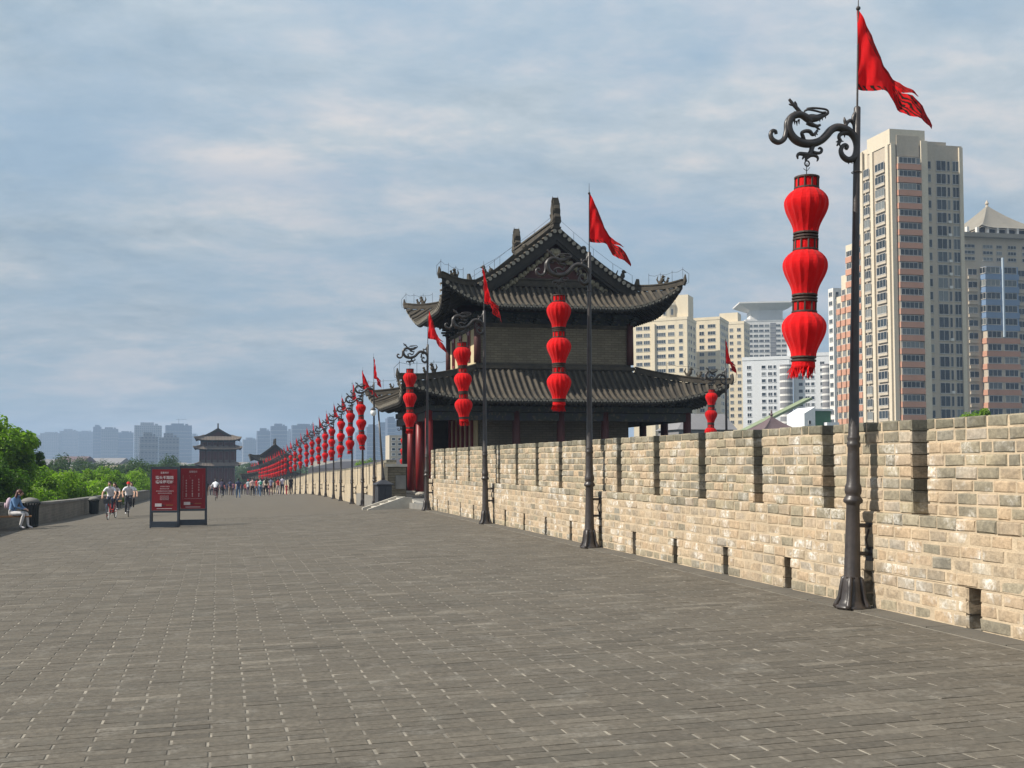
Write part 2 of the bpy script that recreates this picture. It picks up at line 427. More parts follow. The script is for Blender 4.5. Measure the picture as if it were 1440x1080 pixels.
def paver(m, x0, x1, y0, y1, t, rd):
    x0 += .007 + rd.uniform(0, .006); x1 -= .007 + rd.uniform(0, .006); y0 += .003; y1 -= .003
    h = rd.gauss(0, .0006); tx = rd.gauss(0, .0007); ty = rd.gauss(0, .0005)
    c = .006
    pts = []
    for (x, y, sx_, sy_) in ((x0, y0, -1, -1), (x1, y0, 1, -1), (x1, y1, 1, 1), (x0, y1, -1, 1)):
        z = gz(x, y) + h + tx * sx_ + ty * sy_
        pts.append((x, y, z, sx_, sy_))
    vs = [(x, y, z - .03) for x, y, z, a, b in pts] + [(x, y, z - .002) for x, y, z, a, b in pts] + [(x - a * c, y - b * c, z) for x, y, z, a, b in pts]
    fs = []
    for k in range(4):
        j = (k + 1) % 4
        fs += [(k, j, 4 + j, 4 + k), (4 + k, 4 + j, 8 + j, 8 + k)]
    fs.append((8, 9, 10, 11))
    m.add(vs, fs, 0, t)
def pave_all():
    rd = random.Random(3)
    near, rest = [], MB()
    X1 = 6.97
    y = 4.0; row = 0
    while y < 38:
        x = X1 - (BL if row % 2 else BL / 2)
        xs = [X1]
        while x > XL - 0.05: xs.append(x + rd.gauss(0, .006)); x -= BL
        xs.append(max(x, XL - 0.1))
        rowt = rd.gauss(0, .07)
        for b, a in zip(xs, xs[1:]):
            t = min(1, max(0, rd.gauss(.5, .16) + rowt))
            if rd.random() < .02: t = rd.choice((1.0, 1.0, 0.0))
            if b - a < .05: continue
            xm = (a + b) / 2
            # inside the picture and close: its own object
            ang = (xm * math.cos(TH) - y * math.sin(TH)) / (xm * math.sin(TH) + y * math.cos(TH))
            vis = -0.42 < ang < 0.62 and y > 6.0
            if vis and len(near) < 292 and y < 9.5:
                near.append((a, b, y, t))
            else: paver(rest, a, b, y, y + BR, t, rd)
        y += BR; row += 1
    for (a, b, y, t) in near:
        m = MB(); paver(m, a, b, y, y + BR, t, rd)
        cx_, cy_ = (a + b) / 2, y + BR / 2
        z = gz(cx_, cy_)
        m.v = [(p[0] - cx_, p[1] - cy_, p[2] - z) for p in m.v]
        m.build('paving_brick', M['pave'], pavement, (cx_, cy_, z))
    stuff(rest.build('paving_bricks', M['pave'], pavement))
pave_all()
# stone edging strip between paving and battlement wall
def edging():
    m = MB(); s = 2.0; rd = random.Random(5)
    while s < 37:
        l = 1.1; x0, x1 = 6.995, 7.33
        z0, z1 = gz(7.15, s), gz(7.15, s + l)
        m.add([(x0, s + .006, z0 - .05), (x1, s + .006, z0 - .05), (x1, s + l - .006, z1 - .05), (x0, s + l - .006, z1 - .05),
               (x0, s + .006, z0 + .004), (x1, s + .006, z0 + .010), (x1, s + l - .006, z1 + .010), (x0, s + l - .006, z1 + .004)],
              [(4, 5, 6, 7), (0, 1, 5, 4), (2, 3, 7, 6), (3, 0, 4, 7)], 0, rd.random())
        s += l
    return m.build('edging_strip', M['edging'])
struct(edging())
# the body of the city wall below, and the land around it
def rampart():
    m = MB(); ys = [-16, 40, 47, 60, 80, 100, 140, 180, 220, 260, 300, 340]
    for a, b in zip(ys, ys[1:]):
        for (xa, xb) in ((XL - .62, XL - .62), (xr(max(a, 0)) + .6, xr(b) + .6)):
            m.add([(xa, a, -13.2), (xb, b, -13.2), (xb, b, gz(xb, b) - .05), (xa, a, gz(xa, a) - .05)], [(0, 1, 2, 3)])
    return m.build('rampart', M['rampart'])
struct(rampart())
M['land'] = pm('city ground', (0.10, 0.10, 0.075), (0.065, 0.08, 0.045), 0.02, 0.95, kind='pos')
g = MB(); N = 24; E_ = 3300
for i in range(N + 1):
    for j in range(N + 1): g.v.append((-E_ + 2 * E_ * j / N, -E_ + 2 * E_ * i / N, -13.0))
for i in range(N):
    for j in range(N): g.f.append((i * (N + 1) + j, i * (N + 1) + j + 1, (i + 1) * (N + 1) + j + 1, (i + 1) * (N + 1) + j)); g.m.append(0); g.t.append(.5)
struct(g.build('ground', M['land']))

# ------------------------------------------------------------------ battlement wall on the right, brick by brick
GP, G0, GW = 1.745, 10.3, 0.25
def zb(s): return gz(7.3, s)
CH1, CH2 = 0.136, 0.1285
H1 = 8 * CH1
def brick_geo(m, x0, x1, s0, s1, z0, z1, t, rd, rough=0.007):
    """x0 is the face towards the path; chamfered and slightly uneven"""
    j = lambda a=rough: rd.uniform(-a, a)
    c = 0.016
    f = x0 + max(-.007, min(.003, rd.gauss(0, .0035)))
    back = [(x1, s0, z0), (x1, s1, z0), (x1, s1, z1), (x1, s0, z1)]
    mid = [(f + c, s0 + j(.004), z0 + j(.004)), (f + c, s1 + j(.004), z0 + j(.004)), (f + c, s1 + j(.006), z1 + j(.005)), (f + c, s0 + j(.006), z1 + j(.005))]
    fr = [(f + j(.004), s0 + c + j(), z0 + c + j()), (f + j(.004), s1 - c + j(), z0 + c + j()), (f + j(.004), s1 - c + j(), z1 - c + j()), (f + j(.004), s0 + c + j(), z1 - c + j())]
    ctr = (f - .003 + j(.003), (s0 + s1) / 2, (z0 + z1) / 2)
    vs = back + mid + fr + [ctr]
    fs = []
    for k in range(4):
        n = (k + 1) % 4
        fs += [(k, 4 + k, 4 + n, n), (4 + k, 8 + k, 8 + n, 4 + n), (8 + k, 12, 8 + n)]
    m.add(vs, fs, 0, t)
def course_segments(kind, s0, s1):
    cuts = []
    if kind == 'gap': c0, w = G0, GW
    else: c0, w = G0 - GP / 2 - .02, 0.17
    k = math.floor((s0 - c0) / GP) - 1
    segs, a = [], s0
    while True:
        c = c0 + k * GP; k += 1
        if c - w / 2 <= a: continue
        if c - w / 2 >= s1: break
        segs.append((a, c - w / 2)); a = c + w / 2
    segs.append((a, s1))
    return segs
def battlement():
    root = thing('battlement_wall', 'long crenellated tan brick wall with loopholes along the right edge of the path', 'wall', (7.3, 37.06, zb(37.06)))
    rd = random.Random(21)
    base = Vector(root.location)
    S0, S1 = 2.0, 37.06
    bricks = []           # (x0,x1,s0,s1,z0,z1,t,material)
    for k in range(16):
        low = k < 8
        kind = 'hole' if k < 3 else ('gap' if not low else None)
        segs = course_segments(kind, S0, S1) if kind else [(S0, S1)]
        ch = CH1 if low else CH2
        zo = k * CH1 if low else H1 + (k - 8) * CH2
        xf = 7.30 if low else 7.375
        if k == 7: xf = 7.292
        mat = 'wall_brick'
        if k == 15: mat = 'coping_brick'
        elif k in (13, 14): mat = 'old_brick'
        elif k in (0, 7, 12): mat = 'old_brick'
        for (a, b) in segs:
            s = a; first = True; stop = b
            while s < stop - .02:
                L = rd.choice((.30, .29, .31, .28, .30, .17)) if not first else rd.choice((.30, .22, .15))
                e = s + L
                if stop - e < .12: e = stop
                end_piece = (not low) and (first or e == stop)
                depth = .49 if (end_piece or k == 15) else .13
                if kind == 'hole' and (first or e == stop): depth = .40
                first = False
                t = rd.random()
                mm = mat
                if mat == 'old_brick' and rd.random() < .3: mm = 'wall_brick'
                if mat == 'wall_brick' and rd.random() < (.07 if low else .52): mm = 'old_brick'
                zz = zb((s + e) / 2) + zo
                gap = .005
                bricks.append((xf, xf + depth, s + (gap if s != a else 0), e - (gap if e != stop else 0), zz + .005, zz + ch - .004 - (0 if k < 15 else rd.uniform(0, .012)), t, mm))
                s = e
    seen = sorted([b for b in bricks if b[2] > 8.1], key=lambda b: b[2])[:296]
    ids = set(id(b) for b in seen)
    for b in seen:
        m = MB()
        c = Vector((b[0], (b[2] + b[3]) / 2, (b[4] + b[5]) / 2))
        brick_geo(m, b[0] - c.x, b[1] - c.x, b[2] - c.y, b[3] - c.y, b[4] - c.z, b[5] - c.z, b[6], rd)
        m.build('brick', M[b[7]], root, c - base)
    names = {'wall_brick': MB(), 'old_brick': MB(), 'coping_brick': MB()}
    for b in bricks:
        if id(b) in ids: continue
        brick_geo(names[b[7]], b[0] - base.x, b[1] - base.x, b[2] - base.y, b[3] - base.y, b[4] - base.z, b[5] - base.z, b[6], rd)
    for q, nm in (('wall_brick', 'brick_courses'), ('old_brick', 'weathered_brick_courses'), ('coping_brick', 'coping_bricks')):
        stuff(names[q].build(nm, M[q], root))
    # the bedding mortar between and behind the bricks
    m = MB()
    def seg(x0, x1, a, b, zlo, zhi):
        n = max(1, int((b - a) / 3))
        for i in range(n):
            p, q = a + (b - a) * i / n, a + (b - a) * (i + 1) / n
            vs = [(x, y, zb(y) + z) for (x, y, z) in ((x0, p, zlo), (x1, p, zlo), (x1, q, zlo), (x0, q, zlo), (x0, p, zhi), (x1, p, zhi), (x1, q, zhi), (x0, q, zhi))]
            m.add([(v[0] - base.x, v[1] - base.y, v[2] - base.z) for v in vs], [(0, 3, 2, 1), (4, 5, 6, 7), (0, 1, 5, 4), (1, 2, 6, 5), (2, 3, 7, 6), (3, 0, 4, 7)])
    for (a, b) in course_segments('hole', S0, S1): seg(7.305, 7.74, a + .03, b - .03, -.2, 3 * CH1)
    seg(7.74, 7.86, S0, S1, -.2, H1 - .01)
    seg(7.305, 7.739, S0, S1, 3 * CH1 + .004, H1 - .012)
    for (a, b) in course_segments('gap', S0, S1): seg(7.386, 7.85, a + .03, b - .03, H1 - .008, 2.10)
    m.build('mortar_core', M['mortar'], root)
    return root
battlement()

# ------------------------------------------------------------------ battlement wall beyond the tower (single bricks too small there)
def far_battlement():
    root = thing('battlement_wall', 'far stretch of crenellated tan brick wall beyond the tower steps', 'wall', (7.3, 47.3, gz(7.3, 47.3)))
    b = Vector(root.location)
    s = 47.3; low = MB()
    ss = [47.3 + 3.5 * i for i in range(69)]
    for p, q in zip(ss, ss[1:]):
        vs = []
        for (y, z) in ((p, -.3), (q, -.3), (q, 1.08), (p, 1.08)):
            x = xr(y); vs += [(x - b.x, y - b.y, gz(x, y) + z - b.z), (x + .55 - b.x, y - b.y, gz(x, y) + z - b.z)]
        low.add(vs, [(0, 2, 4, 6), (1, 7, 5, 3), (6, 4, 5, 7), (0, 6, 7, 1), (2, 3, 5, 4)])
    low.build('lower_wall', M['wall_far'], root)
    k = 0; y = 47.3; n = 0
    while y < 285:
        y1 = y + GP - GW
        x0, x1 = xr(y) + .08, xr(y1) + .08
        z0, z1 = gz(x0, y) + 1.08, gz(x1, y1) + 1.08
        m = MB()
        for lo, hi, mi in ((0, .92, 0), (.92, 1.03, 1)):
            m.add([(0, 0, lo), (.45, 0, lo), (x1 - x0 + .45, y1 - y, z1 - z0 + lo), (x1 - x0, y1 - y, z1 - z0 + lo),
                   (0, 0, hi), (.45, 0, hi), (x1 - x0 + .45, y1 - y, z1 - z0 + hi), (x1 - x0, y1 - y, z1 - z0 + hi)],
                  [(4, 5, 6, 7), (0, 1, 5, 4), (1, 2, 6, 5), (2, 3, 7, 6), (3, 0, 4, 7)], mi)
        m.build('merlon', [M['wall_far'], M['coping_brick']], root, (x0 - b.x, y - b.y, z0 - b.z))
        y += GP; n += 1
far_battlement()
# short return wall beside the tower with its plaque
def return_wall():
    x0, y0 = 7.32, 46.95; z0 = gz(7.3, 47)
    root = thing('return_wall', 'short grey brick wall carrying a pale plaque beside the red tower columns', 'wall', (x0, y0, z0))
    m = MB(); m.box(0.02, .86, -.22, .22, -.3, 1.80); m.build('masonry', M['tower_brick'], root)
    m = MB(); m.box(-.08, .90, -.30, .30, 1.80, 1.92); m.build('coping', M['stone'], root)
    m = MB(); m.box(.38, .84, -.27, -.22, .82, 1.42); m.build('plaque', M['gutter'], root)  # grey instead of pale stone: the shade on the plaque is in its colour
    m = MB(); m.box(-.16, .02, -.28, .28, -.3, 1.98); m.build('end_pier', M['wall_far'], root)
return_wall()
# ------------------------------------------------------------------ low parapet on the left
def parapet():
    root = thing('parapet_wall', 'low grey brick parapet in shade along the left edge of the path', 'wall', (XL, 30, gz(XL, 30)))
    b = Vector(root.location); m = MB(); c = MB(); rd = random.Random(8)
    ss = [2 + 3 * i for i in range(100)]
    for p, q in zip(ss, ss[1:]):
        za, zc_ = gz(XL, p), gz(XL, q)
        m.add([(v[0], v[1] - b.y, v[2] - b.z) for v in ((-.42, p, za - .4), (0, p, za - .4), (0, q, zc_ - .4), (-.42, q, zc_ - .4), (-.42, p, za + .74), (0, p, za + .74), (0, q, zc_ + .74), (-.42, q, zc_ + .74))],
              [(4, 5, 6, 7), (1, 2, 6, 5), (3, 0, 4, 7)])
    m.build('brickwork', M['parapet'], root)
    y = 20.0
    while y < 110:
        l = 1.2; z0, z1 = gz(XL, y) - b.z, gz(XL, y + l) - b.z
        k = MB(); lo, hi = .742, .84 + rd.gauss(0, .004)
        k.add([(-.46, .01, lo), (.04, .01, lo), (.04, l - .01, lo + z1 - z0), (-.46, l - .01, lo + z1 - z0), (-.46, .01, hi), (.04, .01, hi), (.04, l - .01, hi + z1 - z0), (-.46, l - .01, hi + z1 - z0)],
              [(0, 3, 2, 1), (4, 5, 6, 7), (0, 1, 5, 4), (1, 2, 6, 5), (2, 3, 7, 6), (3, 0, 4, 7)], 0, rd.random())
        k.build('coping_stone', M['gutter'], root, (0, y - b.y, z0))
        y += l
parapet()

# ------------------------------------------------------------------ dragon lamp posts, lantern strings, flags
PT = 5.77
def dl(u, v, y=0.0): return ((u - 800) / 636, y, PT - (v - 200) / 636)
def smooth_path(pts, n=5):
    """Catmull-Rom through (u, v, r) points"""
    P = [pts[0]] + list(pts) + [pts[-1]]; out = []
    for i in range(1, len(P) - 2):
        a, b, c, d = P[i - 1], P[i], P[i + 1], P[i + 2]
        for k in range(n):
            t = k / n
            out.append(tuple(.5 * (2 * b[j] + (c[j] - a[j]) * t + (2 * a[j] - 5 * b[j] + 4 * c[j] - d[j]) * t * t + (3 * b[j] - a[j] - 3 * c[j] + d[j]) * t ** 3) for j in range(3)))
    out.append(pts[-1])
    return out
def dragon_mesh():
    m = MB()
    def tb(pts, sub=5, n=10, y=0.0, yd=0.0, fl=1.0):
        q = smooth_path(pts, sub)
        k = len(q)
        m.tube([dl(a, b, y + yd * math.sin(i / max(k - 1, 1) * math.pi)) for i, (a, b, r) in enumerate(q)], [max(r * .86, 2) / 636 for a, b, r in q], n, flat=fl, ref=(0, 1, 0))
    # body, from the lower scroll on the post out to the neck
    tb([(712, 522, 17), (722, 505, 17), (706, 493, 17), (684, 506, 18), (672, 540, 20), (690, 580, 24), (735, 602, 27), (785, 575, 30), (800, 510, 28), (788, 445, 30), (750, 398, 32), (700, 374, 34), (640, 368, 34), (592, 392, 34),
        (550, 440, 34), (508, 478, 34), (450, 502, 35), (380, 508, 36), (312, 488, 36), (268, 440, 34), (254, 385, 33), (272, 332, 32), (312, 305, 31), (356, 300, 30), (400, 322, 32), (430, 345, 26)])
    # the tail that curls away on the far left
    tb([(262, 330, 22), (240, 370, 22), (238, 430, 22), (222, 488, 22), (180, 518, 22), (136, 505, 21), (116, 472, 19), (126, 440, 17), (152, 438, 15), (158, 458, 14)])
    # head: brow, snout, jaw
    tb([(395, 325, 34), (440, 318, 36), (480, 312, 30), (520, 292, 22), (556, 276, 15), (568, 262, 12)], fl=.8)
    tb([(405, 350, 24), (440, 366, 20), (478, 372, 14), (505, 362, 11)])
    tb([(470, 378, 10), (490, 390, 9), (504, 396, 6)])
    for (u, v) in ((545, 290), (520, 305), (500, 318)):
        m.tube([dl(u, v), dl(u + 3, v + 22)], [.012, .003], 6)
    # whisker loop over the snout
    tb([(372, 275, 9), (400, 262, 9), (450, 264, 9), (505, 272, 8), (540, 268, 8)], y=-.02)
    tb([(404, 246, 8), (450, 238, 9), (510, 236, 9), (556, 240, 9), (574, 254, 8), (566, 270, 7)], y=.015)
    # mane and horn
    tb([(352, 292, 18), (322, 258, 17), (292, 232, 15), (268, 206, 13), (256, 192, 11)])
    tb([(318, 250, 10), (312, 224, 9), (300, 206, 7)]); tb([(290, 236, 9), (268, 234, 7), (256, 228, 5)])
    tb([(340, 296, 14), (318, 290, 10), (296, 282, 6)])
    for (u, v) in ((300, 355), (318, 362), (335, 350)):
        m.tube([dl(u, v - 14), dl(u + 4, v + 22)], [.016, .003], 6)
    # raised foreleg
    tb([(378, 490, 18), (364, 462, 17), (352, 438, 15), (378, 424, 16), (412, 424, 17), (436, 444, 15), (462, 430, 13), (482, 404, 10)], yd=-.03)
    for a, b in (((470, 425), (486, 438)), ((478, 412), (492, 410)), ((462, 435), (470, 452))):
        m.tube([dl(*a), dl(*b)], [.014, .004], 6)
    # lower leg, claws that hold the hook, spur
    tb([(450, 500, 30), (442, 535, 22), (434, 565, 20), (414, 598, 22)])
    tb([(420, 590, 20), (378, 588, 18), (344, 588, 16), (328, 604, 12), (332, 628, 6)])
    tb([(412, 600, 18), (382, 606, 13), (368, 626, 6)]); tb([(418, 600, 18), (400, 618, 14), (392, 636, 7)])
    tb([(424, 594, 18), (456, 590, 15), (484, 600, 12), (490, 618, 9), (482, 632, 5)])
    tb([(452, 566, 13), (482, 572, 14), (510, 566, 13), (520, 545, 12), (506, 531, 10), (494, 540, 8)])
    # hind leg and claws under the neck of the bracket
    tb([(735, 400, 26), (700, 402, 22), (664, 420, 18), (656, 446, 15), (668, 464, 14), (652, 488, 12), (640, 505, 6)])
    for a, b in (((662, 465), (694, 468)), ((658, 480), (666, 510)), ((655, 470), (632, 478)), ((700, 408), (702, 438)), ((735, 600), (736, 634)), ((760, 600), (764, 628))):
        m.tube([dl(*a), dl(*b)], [.018, .004], 6)
    # loop and scale plate that tie it to the post
    tb([(702, 372, 18), (716, 332, 16), (746, 308, 16), (772, 330, 15), (780, 372, 14), (790, 420, 14)])
    tb([(714, 346, 15), (702, 316, 14), (696, 288, 5)]); tb([(770, 318, 16), (772, 280, 18), (790, 246, 20), (798, 210, 16)])
    # ring
    m.tube([dl(405 + 18 * math.cos(w), 655 + 20 * math.sin(w)) for w in [i * math.pi / 6 for i in range(13)]], .009, 6, caps=False)
    return m.mesh('dragon_bracket', M['iron'], True)
def post_mesh():
    m = MB()
    # flared eight-sided foot with petals
    m.lathe([(.205, 0), (.205, .02), (.170, .04), (.140, .10), (.125, .20), (.116, .30), (.105, .36)], 8)
    for k in range(4):
        w = math.pi / 4 + k * math.pi / 2; a, b = math.cos(w), math.sin(w)
        m.tube([(a * .20, b * .20, .0), (a * .185, b * .185, .04), (a * .145, b * .145, .12), (a * .122, b * .122, .24), (a * .108, b * .108, .33), (a * .06, b * .06, .37)], [.034, .034, .030, .034, .032, .02], 8)
    m.lathe([(.105, .34), (.10, .36), (.086, .9), (.080, 1.16), (.084, 1.18), (.116, 1.20), (.118, 1.23), (.095, 1.26), (.085, 1.28), (.098, 1.30), (.104, 1.34), (.098, 1.38), (.082, 1.42), (.078, 1.55), (.072, 1.75),
             (.070, 1.82), (.082, 1.84), (.084, 1.87), (.070, 1.89), (.078, 1.92), (.078, 1.94), (.066, 1.97), (.058, 2.6), (.047, 4.0), (.042, 5.0), (.042, PT - .015), (.030, PT)], 16)
    for z in (5.0,):
        m.tube([(.06 * math.cos(w), .06 * math.sin(w), z) for w in [i * math.pi / 6 for i in range(13)]], .006, 5, caps=False)
    m.v = [(x * .90, y * .90, z) for x, y, z in m.v]
    return m.mesh('post', M['iron'], True)
def clamp_mesh():
    m = MB()
    for z in (.62, .94):
        m.tube([(.06, 0, z), (.215, 0, z)], .024, 8)
        m.box(.205, .235, -.06, .06, z - .08, z + .08)
        for y in (-.04, .04): m.box(.192, .206, y - .012, y + .012, z - .012, z + .012)
    m.tube([(.20, 0, .66), (.17, 0, .78), (.20, 0, .90)], .012, 6)
    return m.mesh('wall_clamp', M['iron'])
def staff_mesh():
    m = MB(); m.tube([(0, 0, PT - .02), (0, 0, PT + 1.0), (0, 0, PT + 1.36)], [.012, .010, .003], 8)
    m.ball((0, 0, PT + 1.16), .026)
    return m.mesh('flagstaff', M['iron'])
# lantern string, origin at the hook
def lantern_parts():
    body = MB()
    pr = [(.137, 0)]
    for i in range(15):
        t = i / 14
        z = -t * .50
        r = .137 + .108 * (math.sin(min(1, t / .32) * math.pi / 2) ** .8 if t < .32 else (math.cos((t - .32) / .68 * math.pi) * .5 + .5))
        pr.append((max(r, .137 if t > .9 else .1), z))
    body.lathe([(r, z) for r, z in pr[1:]], 32, rib=.045, caps=False)
    frame = MB(); 
    for z in (.135, .012): frame.lathe([(.130, z - .013), (.139, z - .008), (.139, z + .008), (.130, z + .013)], 20)
    for k in range(10):
        w = k * math.pi / 5
        frame.tube([(math.cos(w) * .126, math.sin(w) * .126, .0), (math.cos(w) * .126, math.sin(w) * .126, .13)], .011, 5)
    rim = MB()
    for z in (-.505, -.542): rim.lathe([(.124, z - .014), (.138, z - .009), (.138, z + .009), (.124, z + .014)], 20)
    neck = MB(); neck.lathe([(.122, -.0), (.122, .13)], 20)
    return (body.mesh('lantern', M['lantern'], False), frame.mesh('neck_frame', M['lantern_frame'], False), rim.mesh('rim', M['lantern_frame'], False), neck.mesh('neck_cloth', M['lantern']))
def tassel_mesh():
    m = MB(); rd = random.Random(4)
    m.lathe([(.126, 0), (.130, -.05), (.122, -.07)], 20, caps=False)
    for k in range(90):
        w = rd.random() * 6.283; r = .124 - rd.random() * .05; l = rd.uniform(.12, .19)
        x, y = math.cos(w) * r, math.sin(w) * r; dx, dy = rd.gauss(0.015, .02), rd.gauss(0, .02)
        m.tube([(x, y, -.03), (x + dx * .5, y + dy * .5, -l * .6), (x + dx, y + dy, -l)], [.007, .006, .004], 3, caps=False)
    return m.mesh('tassel', M['lantern'])
LM = lantern_parts()
def make_string():
    r = ob('lantern_string', None)
    m = MB(); m.tube([(0, 0, .03), (.005, .0, -.05), (0, 0, -.14)], .005, 5); m.tube([(-.03, 0, -.02), (.0, 0, -.06), (.04, 0, -.03)], .004, 5)
    m.build('hook_wire', M['iron'], r)
    for k in range(3):
        l = ob('lantern', LM[0], r, (.0, 0, -.275 - .71 * k), .4 * k, sc=((1, 1, 1), (1.015, 1.0, 1), (.985, 1.01, 1))[k])
        ob('neck_frame', LM[1], l); ob('rim', LM[2], l); ob('neck_cloth', LM[3], l)
    ob('tassel', tassel_mesh(), r, (0, 0, -.275 - 1.42 - .56))
    return r
def flag_mesh():
    k = 1 / 120
    T = [(0, 112), (4, 104), (10, 92), (22, 68), (37, 32), (48, 14), (60, 2), (72, -6), (83, -13)]          # upper edge, pixels from the staff foot
    B = [(0, 0), (14, -2), (30, -4), (42, -6), (48, -18), (56, -30), (70, -38), (86, -46), (100, -57)]       # lower edge
    C = [(0, 60), (6, 55), (14, 48), (26, 34), (40, 14), (50, 3), (57, -6)]                                   # fold line down to the notch
    def cv(P, t):
        t = t * (len(P) - 1); i = min(int(t), len(P) - 2); f = t - i
        return P[i][0] + (P[i + 1][0] - P[i][0]) * f, P[i][1] + (P[i + 1][1] - P[i][1]) * f
    V, F, MI, UV = [], [], [], []
    def grid(fa, fb, nu, nv, kind):
        b0 = len(V)
        for i in range(nu + 1):
            u = i / nu
            a, b = fa(u), fb(u)
            for j in range(nv + 1):
                v = j / nv
                x = a[0] + (b[0] - a[0]) * v; z = a[1] + (b[1] - a[1]) * v
                y = math.sin(x * .16 + z * .05) * .045 * min(1, x / 20) + math.sin(x * .31 - z * .11) * .015
                V.append((x * k * .90 + .01, y, z * k * 1.06)); UV.append((u * 2.2, v * .8))
        for i in range(nu):
            for j in range(nv):
                a = b0 + i * (nv + 1) + j
                F.append((a, a + nv + 1, a + nv + 2, a + 1))
                u, v = (i + .5) / nu, (j + .5) / nv
                if kind == 'up': MI.append(1 if (u > .26 and v > .38) or u > .72 else 0)
                else: MI.append(1 if (u > .52 and v < .96) or (v < .07) else 0)
    n = 28
    cc = lambda u: cv(C, min(1, u / .66)) if u < .66 else None
    tipA, tipB, notch = T[-1], B[-1], C[-1]
    def up_lo(u):
        if u < .66: return cv(C, u / .66)
        f = (u - .66) / .34; return notch[0] + (tipA[0] - 1 - notch[0]) * f, notch[1] + (tipA[1] - 1 - notch[1]) * f
    def lo_hi(u):
        if u < .66: return cv(C, u / .66)
        f = (u - .66) / .34
        return notch[0] + (tipB[0] + 1 - notch[0]) * f + 5 * math.sin(f * 3.1), notch[1] + (tipB[1] + 5 - notch[1]) * f + 6 * math.sin(f * 3.1)
    grid(up_lo, lambda u: cv(T, u), n, 8, 'up')
    grid(lambda u: cv(B, u), lo_hi, n, 8, 'lo')
    me = bpy.data.meshes.new('flag_cloth')
    me.from_pydata(V, [], F)
    me.materials.append(M['flag']); me.materials.append(M['flag_border'])
    me.polygons.foreach_set('material_index', MI)
    me.polygons.foreach_set('use_smooth', [True] * len(F))
    uv = me.uv_layers.new(name='UVMap')
    for l in me.loops: uv.data[l.index].uv = UV[l.vertex_index]
    me.update()
    return me
POSTM, DRAGM, CLAMPM, STAFFM, FLAGM = post_mesh(), dragon_mesh(), clamp_mesh(), staff_mesh(), flag_mesh()
def make_post():
    r = ob('lamp_post', None)
    ob('post', POSTM, r); ob('dragon_bracket', DRAGM, r); ob('wall_clamp', CLAMPM, r); ob('flagstaff', STAFFM, r)
    return r
HOOK = dl(405, 672)
def make_flag(): return ob('flag', FLAGM)
POSTS = [(7.07, 11.1, 0), (7.07, 19.8, 0), (7.07, 28.0, 0), (7.07, 36.3, 0)]
for s in [48.9, 54.4, 61, 70.3, 77.9, 86.8, 94.4, 102.4, 112.3, 121.8, 131.1, 139.4, 148.9] + [157 + 7 * k for k in range(18)]:
    POSTS.append((xr(s) - .25, s, math.atan2(xr(s + 2) - xr(s - 2), 4)))
FY = [(-.36, 1.05, 0), (-.30, 1.05, 0), (.62, .96, 1.5), (-.5, .9, 1.1), (.9, .95, 2.6), (-.2, 1, .2), (.5, .92, 1.8), (-.6, 1, .8), (.3, .95, .5)]
first = None
for i, (x, s, bend) in enumerate(POSTS):
    rz = -bend
    z = gz(x, s)
    if i == 0:
        p, l, f = make_post(), make_string(), make_flag(); p0, l0, f0 = p, l, f
    else: p, l, f = copy_tree(p0), copy_tree(l0), copy_tree(f0)
    lean = (0.030, 0.006, -0.004, 0.008)[i] if i < 4 else RD.gauss(0, .006)
    p.location = (x, s, z); p.rotation_euler = (0, lean, rz)
    mt = Matrix.Translation((x, s, z)) @ Matrix.Rotation(rz, 4, 'Z') @ Matrix.Rotation(lean, 4, 'Y')
    l.location = mt @ Vector(HOOK)
    sc = 1.0
    l.rotation_euler = (0, -0.022 + RD.gauss(0, .008), RD.random() * 3)
    l.scale = (.98, .98, .98) if i else (1, 1, 1)
    fl = mt @ Vector((0, 0, PT + .20))
    f.location = fl
    a, s1, s2 = FY[i] if i < len(FY) else (RD.uniform(-1.1, 1.2), RD.uniform(.85, 1.05), 0)
    f.rotation_euler = (0, 0.0 if i < 2 else .06 * math.sin(i * 2.3), rz + a)
    f.scale = (s1, 1, 1)
    far = i >= 4
    n = ORD[i if i < 4 else i - 4]
    if not far:
        w = ('nearest black iron lamp post with dragon bracket, clamped to the near brick wall', 'second black dragon lamp post from the camera on the near brick wall',
             'third black dragon lamp post from the camera on the near brick wall', 'fourth black dragon lamp post, standing where the near wall ends at the tower steps')[i]
        w2 = ('largest string of three red lanterns, hanging from the nearest dragon bracket', 'red three-lantern string on the second lamp post, seen against the tower gable side',
              'red three-lantern string on the third lamp post, before the tower left corner', 'red three-lantern string on the fourth lamp post, before the red tower columns')[i]
        w3 = ('largest red swallowtail flag with dark flame border, above the nearest lamp post', 'red swallowtail flag on the second lamp post, right of the tower roof ridge',
              'red flag on the third lamp post, before the upper tower eave', 'red flag on the fourth lamp post, left of the upper tower wall')[i]
    else:
        w = f'{n} black dragon lamp post of the distant row beyond the tower steps'
        w2 = f'red three-lantern string on the {n} lamp post beyond the tower steps'
        w3 = f'red flag on the {n} lamp post beyond the tower steps'
    tag(p, w, 'lamp post', 'dragon lamp posts along the wall'); tag(l, w2, 'lantern string', 'red lantern strings along the wall'); tag(f, w3, 'flag', 'red flags along the wall')
